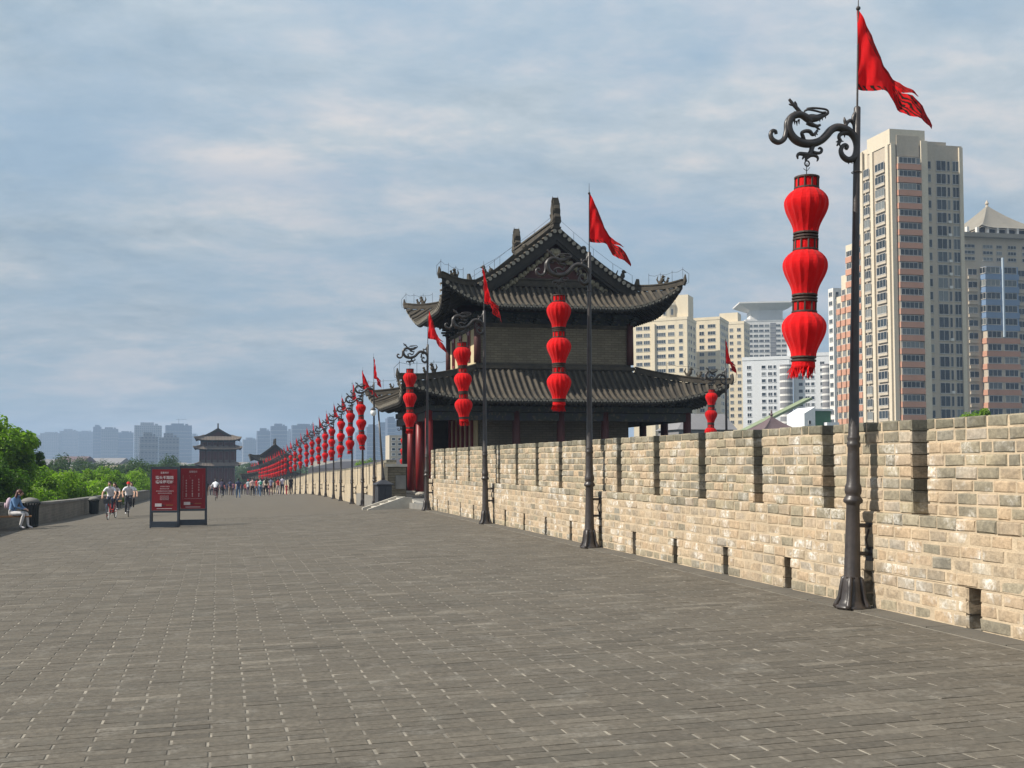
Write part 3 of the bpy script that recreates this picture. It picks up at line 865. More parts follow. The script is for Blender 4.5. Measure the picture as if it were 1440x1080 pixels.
# one more stands out on the bastion, right of the tower
bx, by, bz = at_y(1022, 640, 40.5)
p, l, f = copy_tree(p0), copy_tree(l0), copy_tree(f0)
bz = 0.12
p.location = (bx, by, bz); l.location = Vector((bx, by, bz)) + Vector(HOOK); f.location = (bx, by, bz + PT + .20)
p.rotation_euler = (0, 0, 0); f.rotation_euler = (0, 0, .3); f.scale = (.85, 1, 1)
tag(p, 'black dragon lamp post on the bastion at the right end of the tower roof', 'lamp post', 'dragon lamp posts along the wall')
tag(l, 'red three-lantern string hanging at the right tip of the lower tower roof', 'lantern string', 'red lantern strings along the wall')
tag(f, 'red flag right of the tower before the cream apartment blocks', 'flag', 'red flags along the wall')

# ------------------------------------------------------------------ towers with tiled roofs
class Skirt:
    def __init__(s, ox, oy, ix, iy, ze, zt, lift, pw=1.3):
        s.ox, s.oy, s.ix, s.iy, s.ze, s.zt, s.lift, s.pw = ox, oy, ix, iy, ze, zt, lift, pw
    def side(s, q):
        return (s.ox, s.ix, s.oy - s.iy) if q % 2 == 0 else (s.oy, s.iy, s.ox - s.ix)
    def p(s, q, a, b, dz=0.0):
        A, Ai, B = s.side(q)
        t = max(0.0, min(1.0, b / B))
        hip = A - (A - Ai) * t
        w = min(1.0, abs(a) / hip)
        z = s.ze + (s.zt - s.ze) * (t ** s.pw if b > 0 else b / B * .5) + s.lift * (max(0, w - .45) / .55) ** 2.6 * (1 - t) ** 1.1 + dz
        push = .30 * (max(0, w - .45) / .55) ** 3 * (1 - t)
        bb = b - push; aa = a + math.copysign(push, a)
        if q == 0: return (aa, -s.oy + bb, z)
        if q == 1: return (s.ox - bb, aa, z)
        if q == 2: return (-aa, s.oy - bb, z)
        return (-s.ox + bb, -aa, z)
    def surface(s, m, na=20, nb=5, mi=0, dz=0.0):
        for q in range(4):
            A, Ai, B = s.side(q); b0 = []
            for i in range(nb + 1):
                b = B * i / nb; hip = A - (A - Ai) * i / nb
                for j in range(na + 1): b0.append(s.p(q, hip * (2 * j / na - 1), b, dz))
            m.add(b0, [(i * (na + 1) + j, i * (na + 1) + j + 1, (i + 1) * (na + 1) + j + 1, (i + 1) * (na + 1) + j) for i in range(nb) for j in range(na)], mi)
    def hip_pts(s, q, n=9, dz=0.0, ext=0.0):
        A, Ai, B = s.side(q)
        out = []
        for i in range(n):
            t = -ext + (1 + ext) * i / (n - 1)
            out.append(s.p(q, (A - (A - Ai) * max(t, 0)), B * t, dz))
        return out
def half_tube(m, pts, r, mi=0, end=None):
    """a row of cover tiles: half round, open below"""
    vs = []
    k = len(pts)
    for i, p in enumerate(pts):
        p = Vector(p); d = (Vector(pts[min(i + 1, k - 1)]) - Vector(pts[max(i - 1, 0)])).normalized()
        sd_ = d.cross(Vector((0, 0, 1))).normalized(); up = sd_.cross(d).normalized()
        for j in range(5):
            w = math.pi * j / 4
            vs.append(p + sd_ * (math.cos(w) * r) + up * (math.sin(w) * r * 1.1))
    m.add(vs, [(i * 5 + j, i * 5 + j + 1, (i + 1) * 5 + j + 1, (i + 1) * 5 + j) for i in range(k - 1) for j in range(4)], mi)
    if end is not None:
        p = Vector(pts[0]); d = (Vector(pts[1]) - p).normalized(); sd_ = d.cross(Vector((0, 0, 1))).normalized(); up = sd_.cross(d).normalized()
        c = p - d * .02
        ring = [c + sd_ * (math.cos(w) * r * 1.18) + up * (math.sin(w) * r * 1.18) for w in [i * math.pi / 4 for i in range(8)]]
        m.add(ring, [tuple(range(8))], end)
def ridge_bar(m, pts, w, h, mi=0, curl=0.0):
    k = len(pts)
    for i in range(k - 1):
        p, q = Vector(pts[i]), Vector(pts[i + 1])
        m.obox(p + Vector((0, 0, h / 2)), q + Vector((0, 0, h / 2)), w, h, mi)
        m.obox(p + Vector((0, 0, h)), q + Vector((0, 0, h)), w * 1.35, h * .22, mi)
def beast(m, c, sc, d, mi=0, rd=None):
    """squat roof figure: haunches, chest, raised head"""
    x, y, z = c
    m.ball((x, y, z + .10 * sc), .13 * sc, 8, 5, mi, sz=1.1)
    m.ball((x + d[0] * .10 * sc, y + d[1] * .10 * sc, z + .24 * sc), .11 * sc, 8, 5, mi, sz=1.3)
    m.ball((x + d[0] * .14 * sc, y + d[1] * .14 * sc, z + .42 * sc), .09 * sc, 8, 5, mi)
    m.tube([(x + d[0] * .14 * sc, y + d[1] * .14 * sc, z + .42 * sc), (x + d[0] * .27 * sc, y + d[1] * .27 * sc, z + .40 * sc)], [.06 * sc, .03 * sc], 6, mi)
    m.tube([(x - d[0] * .1 * sc, y - d[1] * .1 * sc, z + .1 * sc), (x - d[0] * .2 * sc, y - d[1] * .2 * sc, z + .3 * sc), (x - d[0] * .13 * sc, y - d[1] * .13 * sc, z + .48 * sc)], [.05 * sc, .045 * sc, .015 * sc], 6, mi)
def chiwen(m, y, z, d, sc=1.0):
    """ridge-end fish dragon: jaws on the ridge, forked tail up"""
    pr = [(.30, 0), (-.28, 0), (-.36, .18), (-.20, .30), (-.34, .50), (-.20, .62), (-.24, .86), (-.10, 1.12), (.0, 1.30), (.03, 1.02), (.14, 1.18), (.16, .90), (.24, .72), (.20, .48), (.32, .30)]
    n = len(pr)
    for (hw, f) in ((.13, 1.0), (.19, .86)):
        vs = [(sx_ * hw * sc, y + d * (.02 + u * f) * sc, z + (v * f) * sc) for sx_ in (-1, 1) for u, v in pr]
        m.add(vs, [tuple(range(n - 1, -1, -1)), tuple(range(n, 2 * n))] + [(i, (i + 1) % n, n + (i + 1) % n, n + i) for i in range(n)])
    for sx_ in (-1, 1):
        m.tube([(sx_ * .12 * sc, y, z + .8 * sc), (sx_ * .17 * sc, y, z + 1.1 * sc), (sx_ * .13 * sc, y, z + 1.36 * sc)], [.05 * sc, .04 * sc, .008 * sc], 6)
        m.ball((sx_ * .18 * sc, y - d * .12 * sc, z + .45 * sc), .07 * sc, 6, 4)
def add_roof(root, sk, name, pitch, full=True, wires=False, bed='roof_bed', rg='ridge'):
    m = MB(); sk.surface(m, 24, 6)
    roof = m.build(name, M[bed], root, smooth=True)
    m = MB(); sk.surface(m, 24, 3, dz=-.16)
    m.build('eave_soffit', M['timber'], roof)
    f = MB()                                                # fascia along the eaves
    for q in range(4):
        A, Ai, B = sk.side(q); n = 24
        vs = []
        for j in range(n + 1):
            a = A * (2 * j / n - 1); vs += [sk.p(q, a, -.01, .02), sk.p(q, a, .0, -.17)]
        f.add(vs, [(2 * j, 2 * j + 1, 2 * j + 3, 2 * j + 2) for j in range(n)])
    f.build('eave_fascia', M['timber'], roof)
    if full:
        for q in range(4):
            A, Ai, B = sk.side(q); n = int(2 * A / pitch)
            rr = MB()
            for i in range(n):
                a = (i + .5 - n / 2) * pitch
                be = B if abs(a) <= Ai else B * (A - abs(a)) / (A - Ai)
                if be < .12: continue
                h = MB(); half_tube(h, [sk.p(q, a, -.07 + (be + .07) * k / 5, .02) for k in range(6)], .078, 0, 1)
                h.build('tile_row', [M['tile'], M['tile_end']], roof)
                # pointed drip tile between two rows
                a2 = a + pitch / 2
                if abs(a2) < A - .1:
                    p0_, p1_, p2_ = sk.p(q, a2 - .06, -.05, -.01), sk.p(q, a2 + .06, -.05, -.01), sk.p(q, a2, -.05, -.11)
                    rr.add([p0_, p1_, p2_], [(0, 1, 2)])
            stuff(rr.build('drip_tiles', M['tile_end'], roof))
        raf = MB()
        for q in range(4):
            A, Ai, B = sk.side(q); n = int(2 * A / .27)
            for i in range(n):
                a = (i + .5 - n / 2) * .27
                be = min(B * .8, B if abs(a) <= Ai else B * (A - abs(a)) / (A - Ai))
                if be < .2: continue
                raf.obox(sk.p(q, a, .06, -.23), sk.p(q, a, be, -.23), .10, .10)
                raf.obox(sk.p(q, a, .40, -.36), sk.p(q, a, be, -.40), .11, .11)
        stuff(raf.build('rafters', M['timber'], roof))
    for q in range(4):
        pts = sk.hip_pts(q, 10, 0.03, .03)
        m = MB(); ridge_bar(m, pts, .20, .26 if full else .4)
        tip = Vector(pts[0]); d = (Vector(pts[0]) - Vector(pts[2])); d.z = 0; d.normalize()
        m.tube([tip, tip + d * .10 + Vector((0, 0, .20)), tip + d * .12 + Vector((0, 0, .50))], [.13, .11, .03], 6)
        h = m.build('hip_ridge', M[rg], roof)
        if full:
            dd = (d.x, d.y)
            for kk, ss in ((4, .9), (3, .62)):
                b = MB(); beast(b, (pts[kk][0], pts[kk][1], pts[kk][2] + .26), ss, dd); b.build('roof_figure', M['ridge'], h)
            if wires:
                w = MB(); z3 = Vector((0, 0, .85))
                P3 = [Vector(pts[k]) for k in (0, 2, 4, 6)]
                for a, c in zip(P3, P3[1:]): w.tube([a + z3 * .9, (a + c) / 2 + z3 * .82, c + z3 * .9], .007, 4)
                for a in P3: w.tube([a, a + z3], .009, 4)
                w.tube([P3[0] + z3 * .9, P3[0] + d * .3 + z3 * .6, P3[0] + d * .28 + Vector((0, 0, .1)), P3[0] + d * .1], .010, 4)
                w.build('lightning_wire', M['iron_dull'], h)
    return roof
def gable_roof(root, hx, yg, zt, zr, pitch, full=True, wires=False, bed='roof_bed'):
    prof = lambda x: zt + (zr - zt) * max(0, 1 - abs(x) / hx) ** 1.18
    m = MB(); n = 16; xs = [hx * (2 * i / n - 1) for i in range(n + 1)]
    vs = []
    for x in xs: vs += [(x, -yg, prof(x)), (x, yg, prof(x))]
    m.add(vs, [(2 * i, 2 * i + 2, 2 * i + 3, 2 * i + 1) for i in range(n)])
    roof = m.build('gable_roof', M[bed], root, smooth=True)
    if full:
        k = int(2 * (yg - .35) / pitch)
        for sgn in (-1, 1):
            for i in range(k):
                y = (i + .5 - k / 2) * pitch
                h = MB(); half_tube(h, [(sgn * hx * (1 - t / 6), y, prof(hx * (1 - t / 6)) + .02) for t in range(7)], .078, 0, None)
                h.build('tile_row', M['tile'], roof)
    for e in (-1, 1):
        y0 = e * yg
        g = MB(); gy = e * (yg - .55)                       # the gable wall, set back under the bargeboards
        xs2 = [hx * .93 * (2 * i / 12 - 1) for i in range(13)]
        top = [(x, gy, prof(x) - .12) for x in xs2]; bot = [(x, gy, zt - .35) for x in xs2]
        g.add(top + bot, [(i, i + 1, 14 + i, 13 + i) for i in range(12)])
        gw = g.build('gable_wall', M['dark_red'], roof)
        if full:
            g = MB(); g.box(-hx * .80, hx * .80, gy - .14 if e < 0 else gy - .02, gy + .02 if e < 0 else gy + .14, zt + .10, zt + .42)
            g.box(-hx * .84, hx * .84, gy - .20 if e < 0 else gy - .0, gy if e < 0 else gy + .20, zt + .42, zt + .50)
            g.build('gable_beam', M['ridge'], roof)
            for sgn in (-1, 1):                              # carved beads that follow the rake
                g = MB(); q = 13
                for i in range(q):
                    x = sgn * hx * (.10 + .66 * i / (q - 1)); z = prof(x) - .86 - .05 * (i % 2)
                    g.ball((x, gy + e * .16, z), .13, 7, 5); g.ball((x + sgn * .07, gy + e * .14, z - .13), .09, 6, 4)
                g.ball((sgn * .12, gy + e * .2, prof(0) - 1.05), .2, 8, 5); g.ball((sgn * .05, gy + e * .2, prof(0) - 1.35), .16, 8, 5)
                g.build('rake_carving', M['carving'], roof)
        for sgn in (-1, 1):
            b = MB(); k = 9                                   # bargeboard
            P = [(sgn * hx * (1.0 - i / (k - 1)), y0, prof(hx * (1 - i / (k - 1)))) for i in range(k)]
            for a, c in zip(P, P[1:]):
                for (lo, hi, t0, t1) in ((-.50, -.05, -.02, -.16), (-.66, -.48, -.08, -.24)):
                    b.add([(a[0], y0 + e * t0, a[2] + lo), (c[0], y0 + e * t0, c[2] + lo), (c[0], y0 + e * t0, c[2] + hi), (a[0], y0 + e * t0, a[2] + hi),
                           (a[0], y0 + e * t1, a[2] + lo), (c[0], y0 + e * t1, c[2] + lo), (c[0], y0 + e * t1, c[2] + hi), (a[0], y0 + e * t1, a[2] + hi)],
                          [(0, 1, 2, 3), (7, 6, 5, 4), (0, 4, 5, 1), (3, 2, 6, 7), (0, 3, 7, 4), (1, 5, 6, 2)])
            b.build('bargeboard', M['timber'], roof)
            if full:
                b = MB()                                      # short tiles laid out over the bargeboard
                k2 = 17
                for i in range(k2):
                    x = sgn * hx * (i + .6) / (k2 + .4); z = prof(x) + .05
                    half_tube(b, [(x, y0 + e * .10, z - .05), (x, y0 - e * .32, z)], .085, 0, 1)
                b.build('rake_tiles', [M['tile'], M['tile_end']], roof)
            r = MB(); ridge_bar(r, [(p[0], y0 - e * .42, p[2] + .04) for p in P], .24, .26)
            ridge = r.build('rake_ridge', M['ridge'], roof)
            if full:
                b = MB(); p = P[1]
                beast(b, (p[0] * .97, y0 - e * .42, p[2] + .26), 1.1, (sgn, 0)); b.build('roof_figure', M['ridge'], ridge)
                b = MB()
                b.tube([(P[0][0] * 1.0, y0 - e * .42, P[0][2]), (P[0][0] * 1.06, y0 - e * .42, P[0][2] + .25), (P[0][0] * 1.07, y0 - e * .42, P[0][2] + .62)], [.20, .17, .08], 7)
                b.build('rake_end_scroll', M['ridge'], ridge)
                b = MB(); p = P[5]; b.ball((p[0], y0 - e * .42, p[2] + .40), .15, 7, 5); b.build('roof_figure', M['ridge'], ridge)
                if wires:
                    w = MB(); z3 = Vector((0, 0, .8)); pp = [Vector((q_[0], y0 - e * .42, q_[2])) for q_ in P[::2]]
                    for a, c in zip(pp, pp[1:]): w.tube([a + z3, c + z3], .007, 4)
                    for a in pp: w.tube([a, a + z3], .009, 4)
                    w.build('lightning_wire', M['iron_dull'], ridge)
    r = MB(); zt2 = prof(0)
    r.box(-.16, .16, -yg, yg, zt2 - .05, zt2 + .38); r.box(-.22, .22, -yg - .03, yg + .03, zt2 + .38, zt2 + .46); r.box(-.22, .22, -yg - .02, yg + .02, zt2 + .06, zt2 + .13)
    rb = r.build('main_ridge', M['ridge'], roof)
    for e in (-1, 1):
        c = MB(); chiwen(c, e * (yg - .22), zt2 + .30, e); c.build('ridge_ornament', M['ridge'], rb)
    return roof
def bracket_mesh(sc=1.0):
    m = MB()
    for (w, d, h, z) in ((.26, .26, .16, 0), (.80, .14, .14, .14), (.20, .70, .14, .14), (1.0, .16, .14, .32), (.18, 1.0, .14, .32), (.22, .22, .12, .46)):
        m.box(-w / 2 * sc, w / 2 * sc, -d * .75 * sc, d * .25 * sc, z * sc, (z + h) * sc)
    return m.mesh('bracket', M['painted'])
BRK = bracket_mesh()
def column(parent, x, y, z0, z1, r, mat, base=True):
    m = MB(); m.lathe([(r, z0 + (.14 if base else 0)), (r * .98, (z0 + z1) / 2), (r * .92, z1)], 14)
    c = m.build('column', mat, parent, (x, y, 0), smooth=True)
    if base:
        b = MB(); b.lathe([(r * 1.7, z0), (r * 1.75, z0 + .06), (r * 1.2, z0 + .16)], 14); b.build('plinth', M['stone'], c)
    return c

# ---- the tower in the middle of the picture
TX, TY, TZ = 16.0, 52.8, 0.50
root = thing('wall_tower', 'two-storey grey brick watchtower with red columns and upturned tiled roofs behind the battlement wall', 'tower', (TX, TY, TZ))
g = lambda z: z - TZ
SK1 = Skirt(7.62, 5.2, 4.05, 3.4, g(5.0), g(6.45), .80)
SK2 = Skirt(5.62, 4.5, 4.0, 3.15, g(9.48), g(10.55), 1.12)
add_roof(root, SK1, 'lower_roof', .295, True, True)
add_roof(root, SK2, 'upper_roof', .285, True, True)
gable_roof(root, 4.0, 3.65, g(10.5), g(13.35), .285, True, True)
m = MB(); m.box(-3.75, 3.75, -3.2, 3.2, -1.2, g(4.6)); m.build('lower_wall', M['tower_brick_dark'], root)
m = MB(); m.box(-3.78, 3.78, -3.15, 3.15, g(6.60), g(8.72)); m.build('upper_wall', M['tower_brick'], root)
m = MB()
for (o, z0, z1) in ((.16, 6.38, 6.58), (.26, 6.58, 6.74), (.10, 6.74, 6.86), (.06, 8.60, 8.70), (.12, 8.70, 8.78)):
    m.box(-3.78 - o, 3.78 + o, -3.15 - o, 3.15 + o, g(z0), g(z1))
m.build('wall_ledges', M['ridge'], root)
m = MB()
for (o, z0, z1) in ((.05, 8.78, 9.05), (.16, 9.05, 9.32)): m.box(-3.78 - o, 3.78 + o, -3.15 - o, 3.15 + o, g(z0), g(z1))
m.build('upper_beam', M['painted'], root)
for sx_ in (-1, 1):
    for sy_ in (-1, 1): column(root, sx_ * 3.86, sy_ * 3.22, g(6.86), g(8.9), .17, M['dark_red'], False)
# ochre plaster and framed openings on the sunlit inner face
for q, (ya, yb) in enumerate(((-2.95, -1.75), (-1.25, .15), (.65, 1.75), (2.25, 2.95))):
    m = MB(); m.box(-3.84, -3.781, ya, yb, g(6.87), g(8.58)); m.build('plaster_panel', M['plaster'], root)
m = MB(); m.box(-3.835, -3.782, -1.75, 2.25, g(6.87), g(7.05)); m.build('plaster_panel', M['plaster'], root)
for (ya, yb) in ((-1.75, -1.25), (.15, .65), (1.75, 2.25)):
    m = MB()
    for (a, b, c, d) in ((ya, ya + .08, 7.05, 8.58), (yb - .08, yb, 7.05, 8.58), (ya + .08, yb - .08, 7.05, 7.17), (ya + .08, yb - .08, 8.40, 8.58)):
        m.box(-3.90, -3.80, a, b, g(c), g(d))
    w = m.build('window', M['red_wood'], root)
    m = MB(); m.box(-3.80, -3.785, ya + .08, yb - .08, g(7.17), g(8.40)); m.build('shutter', M['dark_red'], w)
    for i in range(1):
        y = (ya + yb) / 2
        m = MB(); m.box(-3.86, -3.80, y - .02, y + .02, g(7.17), g(8.40)); m.build('bar', M['red_wood'], w)
# colonnade
cols = [(-6.4, y) for y in (-4.1, -1.75, .6)] + [(6.4, y) for y in (-4.1, -1.4, 1.4, 4.1)] + [(x, -4.1) for x in (-2.2, 0.0, 2.2)] + [(x, 4.1) for x in (-2.2, 2.2)]
for (x, y) in cols: column(root, x, y, 0.0, g(4.5), .20, M['red_wood'] if x < -6 else M['dark_red'])  # only the left row is bright; the others carry shade in their darker red
m = MB()
for y in (-4.1, 4.1):
    m.box(-6.55, 6.55, y - .13, y + .13, g(4.05), g(4.42)); m.box(-6.6, 6.6, y - .16, y + .16, g(4.46), g(4.72))
for x in (-6.4, 6.4):
    m.box(x - .132, x + .132, -3.96, 3.96, g(4.06), g(4.43)); m.box(x - .162, x + .162, -3.93, 3.93, g(4.463), g(4.723))
m.build('painted_beam', M['painted'], root)
for (hx, hy, z, sc, nx, ny) in ((6.4, 4.1, g(4.72), .62, 15, 10), (3.9, 3.25, g(8.80), .72, 9, 7)):
    for sgn, rz in ((-1, 0), (1, math.pi)):
        for i in range(nx): ob('bracket', BRK, root, (hx * (2 * i / (nx - 1) - 1), sgn * hy, z), rz, (sc,) * 3)
    for sgn, rz in ((-1, -math.pi / 2), (1, math.pi / 2)):
        for i in range(1, ny - 1): ob('bracket', BRK, root, (sgn * hx, hy * (2 * i / (ny - 1) - 1), z), rz, (sc,) * 3)
# timber screens on the inner face of the ground floor: pale panels between red posts
for i in range(6):
    y = -2.9 + i * 1.0
    m = MB(); m.box(-3.86, -3.752, y, y + .52, .05, g(4.3)); m.build('door_panel', M['plaster'], root)
    m = MB(); m.box(-3.95, -3.752, y + .62, y + .86, .02, g(4.4)); m.build('door_post', M['red_wood'], root)
m = MB(); m.box(-6.3, -3.76, 3.8, 3.95, .02, g(4.4)); m.build('porch_screen', M['timber'], root)
# terrace the tower stands on
m = MB(); m.box(7.33, 30, 37.5, 46.6, -13, .46); m.box(9.0, 30, 46.6, 66, -13, .452); m.box(7.33, 9.0, 46.6, 57.5, -13, .448)
struct(m.build('bastion_terrace', M['gutter']))
# a second gate further along, and its lesser tower
def small_tower(name, label, loc, sc, tiers, gab, rz=0.0, tm='tile', wm='tower_brick_dark'):
    r = thing(name, label, 'tower', loc, rz); r.scale = (sc,) * 3
    for (sk, wall) in tiers:
        add_roof(r, sk, 'roof', .3, False, bed=tm, rg=tm)
        m = MB(); x, y, z0, z1 = wall; m.box(-x, x, -y, y, z0, z1); m.build('wall', M[wm], r)
        m = MB(); m.box(-x - .12, x + .12, -y - .12, y + .12, z1 - .6, z1); m.build('beam', M['painted'], r)
        n = 7
        for i in range(n):
            a = -x + 2 * x * i / (n - 1)
            column(r, a, -y - .15, z0, z1, .16, M['dark_red'], False)
            if i < n - 1:
                w = MB(); w.box(a + .35, a + 2 * x / (n - 1) - .35, -y - .06, -y + .0, z0 + (z1 - z0) * .2, z1 - .75); w.build('window', M['dark_red'], r)
    gable_roof(r, *gab, .3, False, bed=tm)
    rb = MB()
    for (sk, wall) in tiers:
        for q in (0, 3):
            A, Ai, B = sk.side(q); n = int(2 * A / .42)
            for i in range(n):
                a = (i + .5 - n / 2) * .42; be = B if abs(a) <= Ai else B * (A - abs(a)) / (A - Ai)
                if be > .2: half_tube(rb, [sk.p(q, a, -.05, .02), sk.p(q, a, be * .5, .02), sk.p(q, a, be, .02)], .10)
    stuff(rb.build('tile_rows', M[tm], r))
    return r
fx, fy, fz = at_y(306, 690, 300)
t1 = [(Skirt(6.1, 5.0, 4.9, 3.9, 6.4, 7.4, .4), (4.7, 3.7, 0, 6.5)), (Skirt(6.5, 5.2, 4.9, 3.8, 11.2, 12.1, .45), (5.1, 3.9, 7.4, 11.3)), (Skirt(6.25, 5.1, 3.9, 3.3, 13.8, 15.0, .6), (4.8, 3.7, 12.1, 13.9))]
small_tower('gate_tower', 'distant three-eaved grey gate tower closing the far end of the path', (fx, fy, -3.9), .95, t1, (3.9, 3.5, 15.0, 17.1), 0.0, 'tile_far', 'wall_far_tower')
t2 = [(Skirt(8.0, 5.35, 4.05, 3.4, 4.5, 5.9, .9), (3.75, 3.2, 0, 4.5)), (Skirt(5.9, 4.55, 4.0, 3.15, 9.0, 10.05, 1.2), (3.78, 3.15, 5.9, 9.0))]
sx2, sy2, sz2 = at_y(385, 622, 235)
small_tower('wall_tower', 'far dark watchtower roof rising behind the distant row of red lanterns', (sx2 + .2, sy2, sz2 - 13.6 * .88), .88, t2, (4.0, 3.65, 10.0, 12.85))
# stone steps up to the terrace, with sloping cheek slabs
def steps():
    x0, y0 = 5.95, 41.2
    z = gz(6.2, 42) ; r = thing('stone_steps', 'short pale stone steps with sloping cheek slabs leading up to the red tower columns', 'steps', (x0, y0, z))
    L, H = 1.5, .50
    for y in (0.0, 1.55):
        m = MB(); m.add([(-.25, y, -.15), (L, y, -.15), (L, y, H - .02), (L - .35, y, H), (-.25, y, .03), (-.25, y + .22, -.15), (L, y + .22, -.15), (L, y + .22, H - .02), (L - .35, y + .22, H), (-.25, y + .22, .03)],
                        [(0, 1, 2, 3, 4), (9, 8, 7, 6, 5), (0, 5, 6, 1), (1, 6, 7, 2), (2, 7, 8, 3), (3, 8, 9, 4), (4, 9, 5, 0)])
        m.build('cheek_slab', M['stone'], r)
    for i in range(4):
        m = MB(); m.box(.1 + i * .34, L + .004 * i, .23, 1.54, -.15, .11 + i * .11); m.build('step', M['stone'], r)
    m = MB(); m.add([(L + .01, -.35, -.15), (L + .01, 0.0, -.15), (L + 1.3, -.35, -.15), (L + 1.3, 0, -.15), (L + .01, -.35, .32), (L + .01, 0, .42), (L + 1.25, -.35, .02), (L + 1.25, 0, .06)],
                    [(0, 2, 6, 4), (1, 5, 7, 3), (4, 6, 7, 5), (0, 4, 5, 1), (2, 3, 7, 6)])
    m.build('side_slab', M['stone'], r)
steps()

# ------------------------------------------------------------------ city buildings
def glass_mat():
    m, nt, b = nodes_of('window glass')
    oi = nt.nodes.new('ShaderNodeObjectInfo')
    r = nt.nodes.new('ShaderNodeValToRGB'); e = r.color_ramp.elements
    e[0].position, e[0].color = 0, (0.012, 0.016, 0.020, 1); e[1].position, e[1].color = .75, (0.035, 0.046, 0.055, 1)
    q = e.new(.92); q.color = (0.16, 0.17, 0.165, 1)
    nt.links.new(oi.outputs['Random'], r.inputs[0]); nt.links.new(r.outputs[0], b.inputs['Base Color'])
    b.inputs['Roughness'].default_value = 0.2; b.inputs['Specular IOR Level'].default_value = 0.3
    return m
M['glass'] = glass_mat()
M['frame'] = pm('window frame', (0.42, 0.40, 0.37), (0.34, 0.33, 0.31), 1, .6)
M['frame_white'] = pm('white window frame', (0.66, 0.66, 0.66), (0.58, 0.58, 0.6), 1, .6)
def facade(n, c, rough=.9, streak=.25):
    m, nt, b = nodes_of(n); p = coords(nt, 'pos', (1, 1, .15))
    k = col_mix(nt, mul(nt, noise(nt, p, .35, 5, .6, .4, .7), streak), c, tuple(x * .6 for x in c))
    k = col_mix(nt, .5, k, col_mix(nt, noise(nt, coords(nt), 2.5, 3, .5, .3, .7), (.85, .85, .85), (1.1, 1.1, 1.1)), 'MULTIPLY')
    nt.links.new(k, b.inputs['Base Color']); b.inputs['Roughness'].default_value = rough
    return m
M['tan'] = facade('tan render', (.44, .38, .30)); M['tan_lt'] = facade('light tan render', (.55, .48, .37)); M['pink'] = facade('salmon balcony', (.46, .235, .155))
M['grey_tan'] = facade('grey render', (.42, .355, .275)); M['cream'] = facade('cream render', (.62, .53, .38)); M['off_white'] = facade('off white render', (.62, .60, .57)); M['bwhite'] = facade('white render', (.64, .65, .66), streak=.12)
M['blue_fin'] = facade('pale blue fin', (.36, .43, .50), .5); M['blue_panel'] = facade('blue panel', (.14, .21, .33), .5); M['pale_tile'] = facade('pale roof', (.22, .20, .165)); M['green_net'] = facade('green sheet', (.035, .115, .055)); M['green_pale'] = facade('pale green sheet', (.20, .24, .14)); M['purple_tile'] = facade('dull purple roof tile', (.115, .08, .085)); M['grey_roof'] = facade('grey roof', (.19, .185, .19)); M['dark_roof'] = facade('dark roof', (.035, .035, .045))
WINC = {}
def win_mesh(w, h, st='frame', mull=1):
    k = (round(w, 2), round(h, 2), st, mull)
    if k not in WINC:
        m = MB(); f = min(.10, w * .09)
        m.box(-w / 2, w / 2, -.10, .0, h / 2 - f, h / 2); m.box(-w / 2 - .05, w / 2 + .05, -.16, .0, -h / 2 - .06, -h / 2 + f)
        m.box(-w / 2, -w / 2 + f, -.10, 0, -h / 2 + f, h / 2 - f); m.box(w / 2 - f, w / 2, -.10, 0, -h / 2 + f, h / 2 - f)
        for i in range(mull):
            x = -w / 2 + w * (i + 1) / (mull + 1); m.box(x - f / 2, x + f / 2, -.085, -.02, -h / 2 + f, h / 2 - f)
        m.add([(-w / 2 + f, -.03, -h / 2 + f), (w / 2 - f, -.03, -h / 2 + f), (w / 2 - f, -.03, h / 2 - f), (-w / 2 + f, -.03, h / 2 - f)], [(0, 1, 2, 3)], 1)
        WINC[k] = m.mesh('window', [M[st], M['glass']])
    return WINC[k]
def win_rows(root, p, rz, cols, n, pitch, st='frame', skip=0.0, rd=random):
    """windows on a wall: p = lower left of the first row (in the building's frame), rz turns the wall, cols = (u, w, h, dz, mullions)"""
    c, s = math.cos(rz), math.sin(rz); k = 0
    for r in range(n):
        for (u, w, h, dz, mu) in cols:
            z = p[2] + r * pitch + dz
            ob('window', win_mesh(w, h, st, mu), root, (p[0] + c * u, p[1] + s * u, z), rz); k += 1
    return k
def pbox(root, name, x0, x1, y0, y1, z0, z1, mat): 
    m = MB(); m.box(x0, x1, y0, y1, z0, z1); return m.build(name, M[mat] if isinstance(mat, str) else mat, root)

# --- tan tower with salmon balconies, right
YF = 225
X0, _, ZT = at_y(1251, 200, YF); X1 = at_y(1352, 200, YF)[0]; ZT2 = at_y(1275, 183, YF)[2]; Z_ = lambda py: at_y(1300, py, YF)[2]
r = thing('apartment_tower', 'tallest tan apartment tower with salmon balcony bands, right of the nearest lamp post', 'apartment building', (X0, YF, -13))
H = ZT + 13; pitch = (Z_(225) - Z_(225 + 18.45 * 20)) / 20; px = (X1 - X0) / 101.0
zr = lambda py: Z_(py) + 13
ux = lambda x: (x - 1251) * px
pbox(r, 'wall', 0, X1 - X0, 0, 9, 0, H, 'grey_tan')
pbox(r, 'top_storey', -.2, ux(1299), -.3, 8.6, H - .5, ZT2 + 13, 'tan_lt'); pbox(r, 'recess_panel', ux(1259), ux(1290), -.42, -.3, zr(222), zr(193), 'grey_tan')
pbox(r, 'roof_slab', ux(1300), ux(1332), .5, 8, H, H + .9, 'tan')
for (a, b, o) in ((1251, 1257, .5), (1292, 1301, .7), (1347, 1352, .35)): pbox(r, 'pilaster', ux(a), ux(b), -o, .0, 0, H + (.6 if a == 1292 else -.4), 'tan_lt')
z0 = zr(232); n = 24
